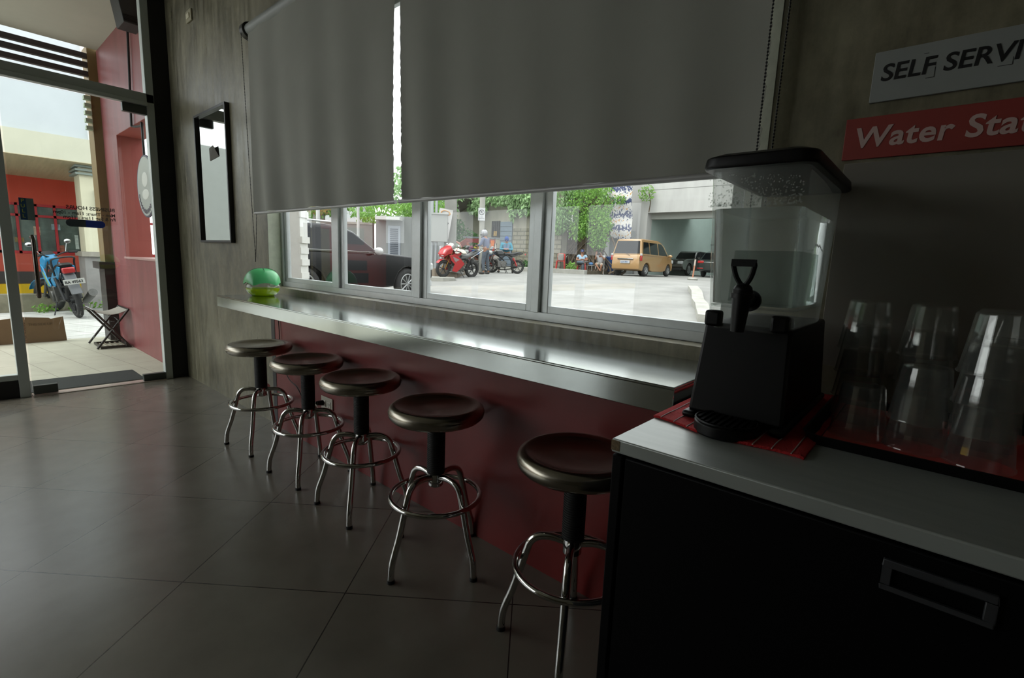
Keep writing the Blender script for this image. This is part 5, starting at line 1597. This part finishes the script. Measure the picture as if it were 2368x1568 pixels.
# ---- street cart behind the riders
ca = az_thing('vendor_cart', 'wooden vendor cart with hanging snacks under a thin metal roof', 'cart', (-15.85, 14.55, zg(14.4)))
MB().box(-.75, .85, 0, .7, 1.50, 1.545).build('roof_sheet', mat('roof_sheet', '8b9299', .4, metal=.4), ca)
MB().box(-.62, .7, .05, .65, .35, .80).build('counter_box', mat('cart_wood', '7a4a38', .7, var=.2), ca)
MB().box(-.62, .7, .0, .05, 1.28, 1.46).build('valance', mat('cart_maroon', '8a3c3a', .7, var=.2, vscale=9), ca)
for x in (-.6, .68):
    MB().tube([(x, .1, 0), (x, .1, 1.5)], .02, 6).build('upright', mat('cart_post', '5c4636', .7), ca)
MB().quad((-.62, -.05, 1.45), (-1.25, -.05, 1.0), (-1.1, .1, .85), (-.5, .05, 1.25)).build('side_flap', mat('flap_terracotta', 'b5695a', .7, var=.2), ca, solid=.02)
for k, (x, z, w, h, c) in enumerate(((-.42, .98, .24, .34, 'a33f6f'), (-.20, .95, .12, .30, 'c7b53d'), (.05, 1.02, .26, .48, 'c98a4f'), (.30, 1.02, .14, .42, 'd9cfc2'), (.58, 1.25, .16, .3, 'e0772c'), (.60, .9, .18, .35, 'b5523f'), (-.5, 1.2, .16, .14, 'a5552f'))):
    MB().box(x - w / 2, x + w / 2, -.08 - .01 * k, -.04 - .01 * k, z - h / 2, z + h / 2).build('snack_pack', mat('snack_' + c, c, .5, var=.35, vscale=25), ca, bevel=.01)
MB().grid(lambda u, v: (.62 + .35 * u * (1 - v) + .08 * v, -.12, .45 + .85 * v), 6, 8).build('white_sheet', mat('cart_sheet_white', 'd5cfc6', .8), ca, solid=.01)
um = thing('folded_canopy', 'greenish rolled canopy bundle at the left of the vendor cart', 'canopy', (-16.3, 13.45, zg(13.4)), AZ)
MB().ell((0, 0, .95), (.32, .25, .28), 16, 10).build('bundle', mat('canopy_green', '7f8f78', .8, var=.25, vscale=8), um)
MB().tube([(-.1, 0, 0), (-.05, 0, .8)], .03, 8).build('prop', M_wood, um)
MB().ring((0, 0, 1.0), .27, .05, 'y', 20, 8).build('edge_band', mat('canopy_pink', 'c08a7a', .8), um)

# ---- motorcycles in the lot
motorcycle('red sport motorcycle with a white screen parked in the lot', (-12.93, 10.55, zg(10.45)), -94, -7, 'sport', M_bikered, M_bikegreen)
motorcycle('black motorcycle on its centre stand by the block house', (-14.2, 14.35, zg(14.2)), -128, 3, 'commuter', M_bikeblack, mat('screen_grey', '9aa0a6', .3))
motorcycle('small blue motorcycle half hidden behind the standing rider', (-15.1, 13.75, zg(13.8)), -118, -4, 'commuter', mat('bike_deep_blue', '2a66b0', .3), mat('screen_dark', '33363a', .3))

# ================================================================== people
def skin_mesh(name, pts, edges, m, parent, root=0, sub=1):
    me = bpy.data.meshes.new(name)
    me.from_pydata([p[0] for p in pts], edges, [])
    o = bpy.data.objects.new(name, me)
    COL.objects.link(o)
    o.parent = parent
    sk_ = o.modifiers.new('skin', 'SKIN')
    sk_.use_smooth_shade = True
    if not me.skin_vertices:
        me.skin_vertices.new() if hasattr(me.skin_vertices, 'new') else None
    d = me.skin_vertices[0].data
    for i, p in enumerate(pts):
        r = p[1]
        d[i].radius = r if isinstance(r, tuple) else (r, r)
        d[i].use_root = (i == root)
    s = o.modifiers.new('smooth', 'SUBSURF')
    s.levels = sub
    s.render_levels = sub
    # bake the modifiers so the figure is one ordinary mesh
    dg = bpy.context.evaluated_depsgraph_get()
    dg.update()
    nm = bpy.data.meshes.new_from_object(o.evaluated_get(dg))
    o.modifiers.clear()
    o.data = nm
    nm.materials.clear()
    nm.materials.append(m)
    for f in nm.polygons:
        f.use_smooth = True
    return o

def lerp(a, b_, t):
    return tuple(x + (y - x) * t for x, y in zip(a, b_))

def person(label, loc, rz, J, skin, shirt, trousers, sleeve='long', legs='long', shoes=None, extras=None):
    """J: joint positions, x forward, y left, z up."""
    t = thing('person', label, 'person', loc, R(rz))
    pts, ed, ix = [], [], {}
    def add(k, p, r, par=None):
        ix[k] = len(pts)
        pts.append((p, r))
        if par is not None:
            ed.append((ix[par], ix[k]))
    add('pelvis', J['pelvis'], (.15, .11))
    add('waist', lerp(J['pelvis'], J['chest'], .5), (.135, .10), 'pelvis')
    add('chest', J['chest'], (.155, .115), 'waist')
    add('neck', J['neck'], .058, 'chest')
    add('skull', J['head'], (.078, .09), 'neck')
    add('crown', tuple(Vector(J['head']) + Vector((0, 0, .075))), (.065, .075), 'skull')
    hf = Vector(J.get('face', (1, 0, -.1))).normalized()
    for s in ('L', 'R'):
        add('sh' + s, J['sh' + s], .062, 'chest')
        add('el' + s, J['el' + s], .044, 'sh' + s)
        add('wr' + s, J['wr' + s], .029, 'el' + s)
        w = Vector(J['wr' + s])
        d = (w - Vector(J['el' + s])).normalized()
        d = (d + Vector(J.get('hand' + s, (0, 0, 0)))).normalized()
        side = d.cross(Vector((0, 0, 1)))
        if side.length < .2:
            side = d.cross(Vector((1, 0, 0)))
        side.normalize()
        add('pm' + s, tuple(w + d * .06), (.038, .020), 'wr' + s)
        dn = d.cross(side).normalized() * (-1 if d.cross(side).z > 0 else 1)
        for k, (o_, ln) in enumerate(((-.030, .062), (-.010, .075), (.010, .070), (.030, .055))):
            a = w + d * .095 + side * o_
            m_ = a + d * ln * .55 + dn * .010
            e = m_ + d * ln * .40 + dn * .028
            add('f%d%s' % (k, s), tuple(a), .0105, 'pm' + s)
            add('g%d%s' % (k, s), tuple(m_), .0095, 'f%d%s' % (k, s))
            add('h%d%s' % (k, s), tuple(e), .008, 'g%d%s' % (k, s))
        sg_ = 1 if s == 'L' else -1
        a = w + d * .045 - side * .042 * sg_
        add('t0' + s, tuple(a), .012, 'pm' + s)
        add('t1' + s, tuple(a + d * .045 - side * .015 * sg_ + dn * .012), .010, 't0' + s)
        add('hp' + s, J['hp' + s], .088, 'pelvis')
        add('kn' + s, J['kn' + s], .056, 'hp' + s)
        add('cf' + s, lerp(J['kn' + s], J['an' + s], .35), .054, 'kn' + s)
        add('an' + s, J['an' + s], .036, 'cf' + s)
        add('to' + s, J['to' + s], (.042, .028), 'an' + s)
    body = skin_mesh('body', pts, ed, skin, t)
    # shirt
    P, E = [], []
    def seq(chain, start=None):
        prev = start
        for p, r in chain:
            P.append((p, r))
            if prev is not None:
                E.append((prev, len(P) - 1))
            prev = len(P) - 1
        return prev
    seq([(J['pelvis'], (.168, .13)), (lerp(J['pelvis'], J['chest'], .5), (.155, .12)), (J['chest'], (.175, .135))])
    seq([(lerp(J['chest'], J['neck'], .75), .075)], 2)
    for s in ('L', 'R'):
        ch = [(J['sh' + s], .078), (lerp(J['sh' + s], J['el' + s], .55), .064)]
        if sleeve == 'long':
            ch += [(J['el' + s], .058), (lerp(J['el' + s], J['wr' + s], .9), .042)]
        seq(ch, 2)
    skin_mesh('shirt', P, E, shirt, t)
    P, E = [], []
    P.append((tuple(Vector(J['pelvis']) + Vector((0, 0, .05))), (.168, .128)))
    P.append((J['pelvis'], (.172, .135)))
    E.append((0, 1))
    for s in ('L', 'R'):
        ch = [(J['hp' + s], .105), (lerp(J['hp' + s], J['kn' + s], .6), .088)]
        if legs == 'long':
            ch += [(J['kn' + s], .075), (lerp(J['kn' + s], J['an' + s], .92), .058)]
        else:
            ch += [(lerp(J['hp' + s], J['kn' + s], .92), .084)]
        seq(ch, 1)
    skin_mesh('trousers', P, E, trousers, t, 1)
    if shoes:
        for s in ('L', 'R'):
            a, b2 = Vector(J['an' + s]), Vector(J['to' + s])
            d = (b2 - a)
            d.z = 0
            ang_ = math.atan2(d.y, d.x)
            MB().ell((0, 0, 0), (.14, .055, .05), 14, 8).xform(Matrix.Translation(((a.x + b2.x) / 2 + .01, (a.y + b2.y) / 2, b2.z + .015)) @ Matrix.Rotation(ang_, 4, 'Z')).build('shoe', shoes, t)
    h = Vector(J['head'])
    up = Vector((0, 0, 1))
    sd = up.cross(hf).normalized()
    fu = hf.cross(sd).normalized()
    def hp_(f, l, u_):
        return tuple(h + hf * f + sd * l + fu * u_)
    if not J.get('covered'):
        for s in (-1, 1):
            MB().ell(hp_(.082, s * .031, .028), (.010, .012, .008), 8, 6).build('eye', M_blk, t)
            MB().ell(hp_(0, s * .083, .01), (.016, .012, .030), 8, 6).build('ear', skin, t)
        MB().ell(hp_(.095, 0, .0), (.018, .013, .024), 8, 6).build('nose', skin, t)
        MB().ell(hp_(.086, 0, -.042), (.008, .024, .007), 8, 6).build('mouth', mat('lips', '8a4a42', .6), t)
    HM = Matrix((( hf.x, sd.x, fu.x, h.x), (hf.y, sd.y, fu.y, h.y), (hf.z, sd.z, fu.z, h.z), (0, 0, 0, 1)))
    return t, HM
M_skin = mat('skin_tan', 'a8775a', .6)
M_denim = mat('worn_jeans', '5d6670', .9, var=.25, vscale=9)
M_greyshirt = mat('grey_blue_shirt', '6d7690', .9, var=.1, vscale=8)
# rider standing behind the red motorcycle, in a helmet, facing left and looking down
J = dict(pelvis=(0, 0, .95), chest=(.03, 0, 1.24), neck=(.06, 0, 1.44), head=(.10, 0, 1.56), face=(1, .15, -.45),
         shL=(.03, .19, 1.38), shR=(.03, -.19, 1.38), elL=(.10, .27, 1.12), elR=(.06, -.28, 1.12), wrL=(.30, .16, 1.10), wrR=(.30, -.14, 1.10),
         hpL=(0, .09, .90), hpR=(0, -.09, .90), knL=(.05, .12, .49), knR=(.0, -.13, .49), anL=(.0, .14, .08), anR=(-.06, -.15, .08), toL=(.15, .17, .035), toR=(.08, -.2, .035), covered=True)
t, HM = person('standing rider in a silver helmet and grey-blue shirt behind the red motorcycle', (-13.55, 12.6, zg(12.6)), -165, J, M_skin, M_greyshirt, M_denim, shoes=mat('dark_shoes', '3a3734', .7))
hl = MB().ell((0, 0, .02), (.150, .128, .145), 24, 16).ell((.10, 0, -.06), (.075, .085, .06), 16, 10).xform(HM).build('helmet', mat('helmet_silver', 'a9a9ab', .2, metal=.3, var=.3, vscale=5), t)
MB().ell((.085, 0, .01), (.078, .105, .052), 18, 10).xform(HM).build('visor', mat('helmet_visor', '17181b', .1), hl)
MB().box(-.14, .10, -.006, .006, .150, .166).xform(HM).build('helmet_stripe', M_blk, hl)
# rider in a blue hood sitting behind the black motorcycle
J = dict(pelvis=(0, 0, .86), chest=(.05, 0, 1.14), neck=(.09, 0, 1.33), head=(.14, 0, 1.45), face=(1, 0, -.5),
         shL=(.05, .19, 1.27), shR=(.05, -.19, 1.27), elL=(.13, .26, 1.02), elR=(.13, -.26, 1.02), wrL=(.34, .07, 1.04), wrR=(.34, -.08, 1.04),
         hpL=(.02, .10, .83), hpR=(.02, -.10, .83), knL=(.34, .28, .56), knR=(.34, -.28, .56), anL=(.22, .30, .10), anR=(.22, -.30, .10), toL=(.36, .33, .035), toR=(.36, -.33, .035))
t, HM = person('seated rider with a blue head wrap and teal sleeves looking down', (-14.85, 15.25, zg(15)), -50, J, M_skin, mat('teal_jersey', '1f8fa8', .8), mat('dark_trousers', '3b3f46', .9), shoes=mat('dark_shoes_two', '3a3734', .7))
MB().ell((-.015, 0, .03), (.105, .10, .125), 18, 12).xform(HM).build('hood', mat('hood_blue', '1d4f9e', .9), t)
b = MB().prism([(-.11, .98), (.11, .98), (.13, 1.26), (.05, 1.30), (0, 1.12), (-.05, 1.30), (-.13, 1.26)], 'x', .135, .18)
b.build('vest', mat('vest_grey_blue', '6c86a5', .8, var=.3, vscale=14), t, bevel=.02)
# person in a cap on the red chair, legs crossed
J = dict(pelvis=(0, 0, .53), chest=(-.06, 0, .80), neck=(-.06, 0, 1.00), head=(-.03, 0, 1.11), face=(1, 0, -.25),
         shL=(-.06, .19, .94), shR=(-.06, -.19, .94), elL=(.02, .28, .70), elR=(.02, -.28, .70), wrL=(.20, .05, .74), wrR=(.22, -.04, .70),
         hpL=(.05, .09, .51), hpR=(.05, -.09, .51), knL=(.45, .10, .50), knR=(.46, -.17, .60), anL=(.46, .10, .09), anR=(.50, .22, .55), toL=(.60, .12, .035), toR=(.56, .34, .60))
t, HM = person('person in a navy cap and pale blue shirt sitting cross-legged on the red chair', (-14.1, 20.28, zg(20.4)), -62, J, M_skin, mat('pale_blue_shirt', 'a9c8de', .9), mat('jeans_dark', '55636d', .9), 'short', shoes=mat('grey_shoes', '4a4a48', .7))
c = MB().ell((-.01, 0, .062), (.098, .092, .07), 18, 10).build('cap', mat('cap_navy', '34406e', .8), t)
c.data.transform(HM)
v = MB().grid(lambda u, v_: (.07 + .095 * v_, -.065 + .13 * u, .052 - .02 * v_), 6, 4).xform(HM).build('cap_brim', mat('cap_brim_navy', '2c3760', .8), c, solid=.006)
MB().ell((.085, 0, .075), (.01, .018, .018), 8, 6).xform(HM).build('cap_badge', M_white, c)
# person in white bending over, on the white chair
J = dict(pelvis=(0, 0, .53), chest=(.06, 0, .80), neck=(.14, 0, .97), head=(.22, -.02, 1.05), face=(1, .1, -.75),
         shL=(.08, .19, .93), shR=(.08, -.19, .93), elL=(.26, .24, .74), elR=(.24, -.24, .76), wrL=(.32, .07, .98), wrR=(.28, -.20, 1.02), handL=(-.2, 0, .6), handR=(0, 0, .6),
         hpL=(.05, .09, .51), hpR=(.05, -.09, .51), knL=(.42, .12, .48), knR=(.44, -.18, .52), anL=(.34, .05, .09), anR=(.48, .04, .24), toL=(.48, .02, .035), toR=(.60, .10, .19))
t, HM = person('person in white shirt and shorts bending forward on the white chair', (-13.55, 21.2, zg(21.2)), -66, J, M_skin, mat('white_shirt', 'd3d5d8', .9), mat('cream_shorts', 'cfc9bb', .9), 'short', 'short')
MB().ell((-.018, 0, .03), (.096, .092, .095), 18, 12).xform(HM).build('hair', mat('dark_hair', '231f1e', .7), t)

# let every label-free helper stay out of the scene
for o in list(bpy.data.objects):
    if o.type == 'EMPTY' and not o.children:
        bpy.data.objects.remove(o)
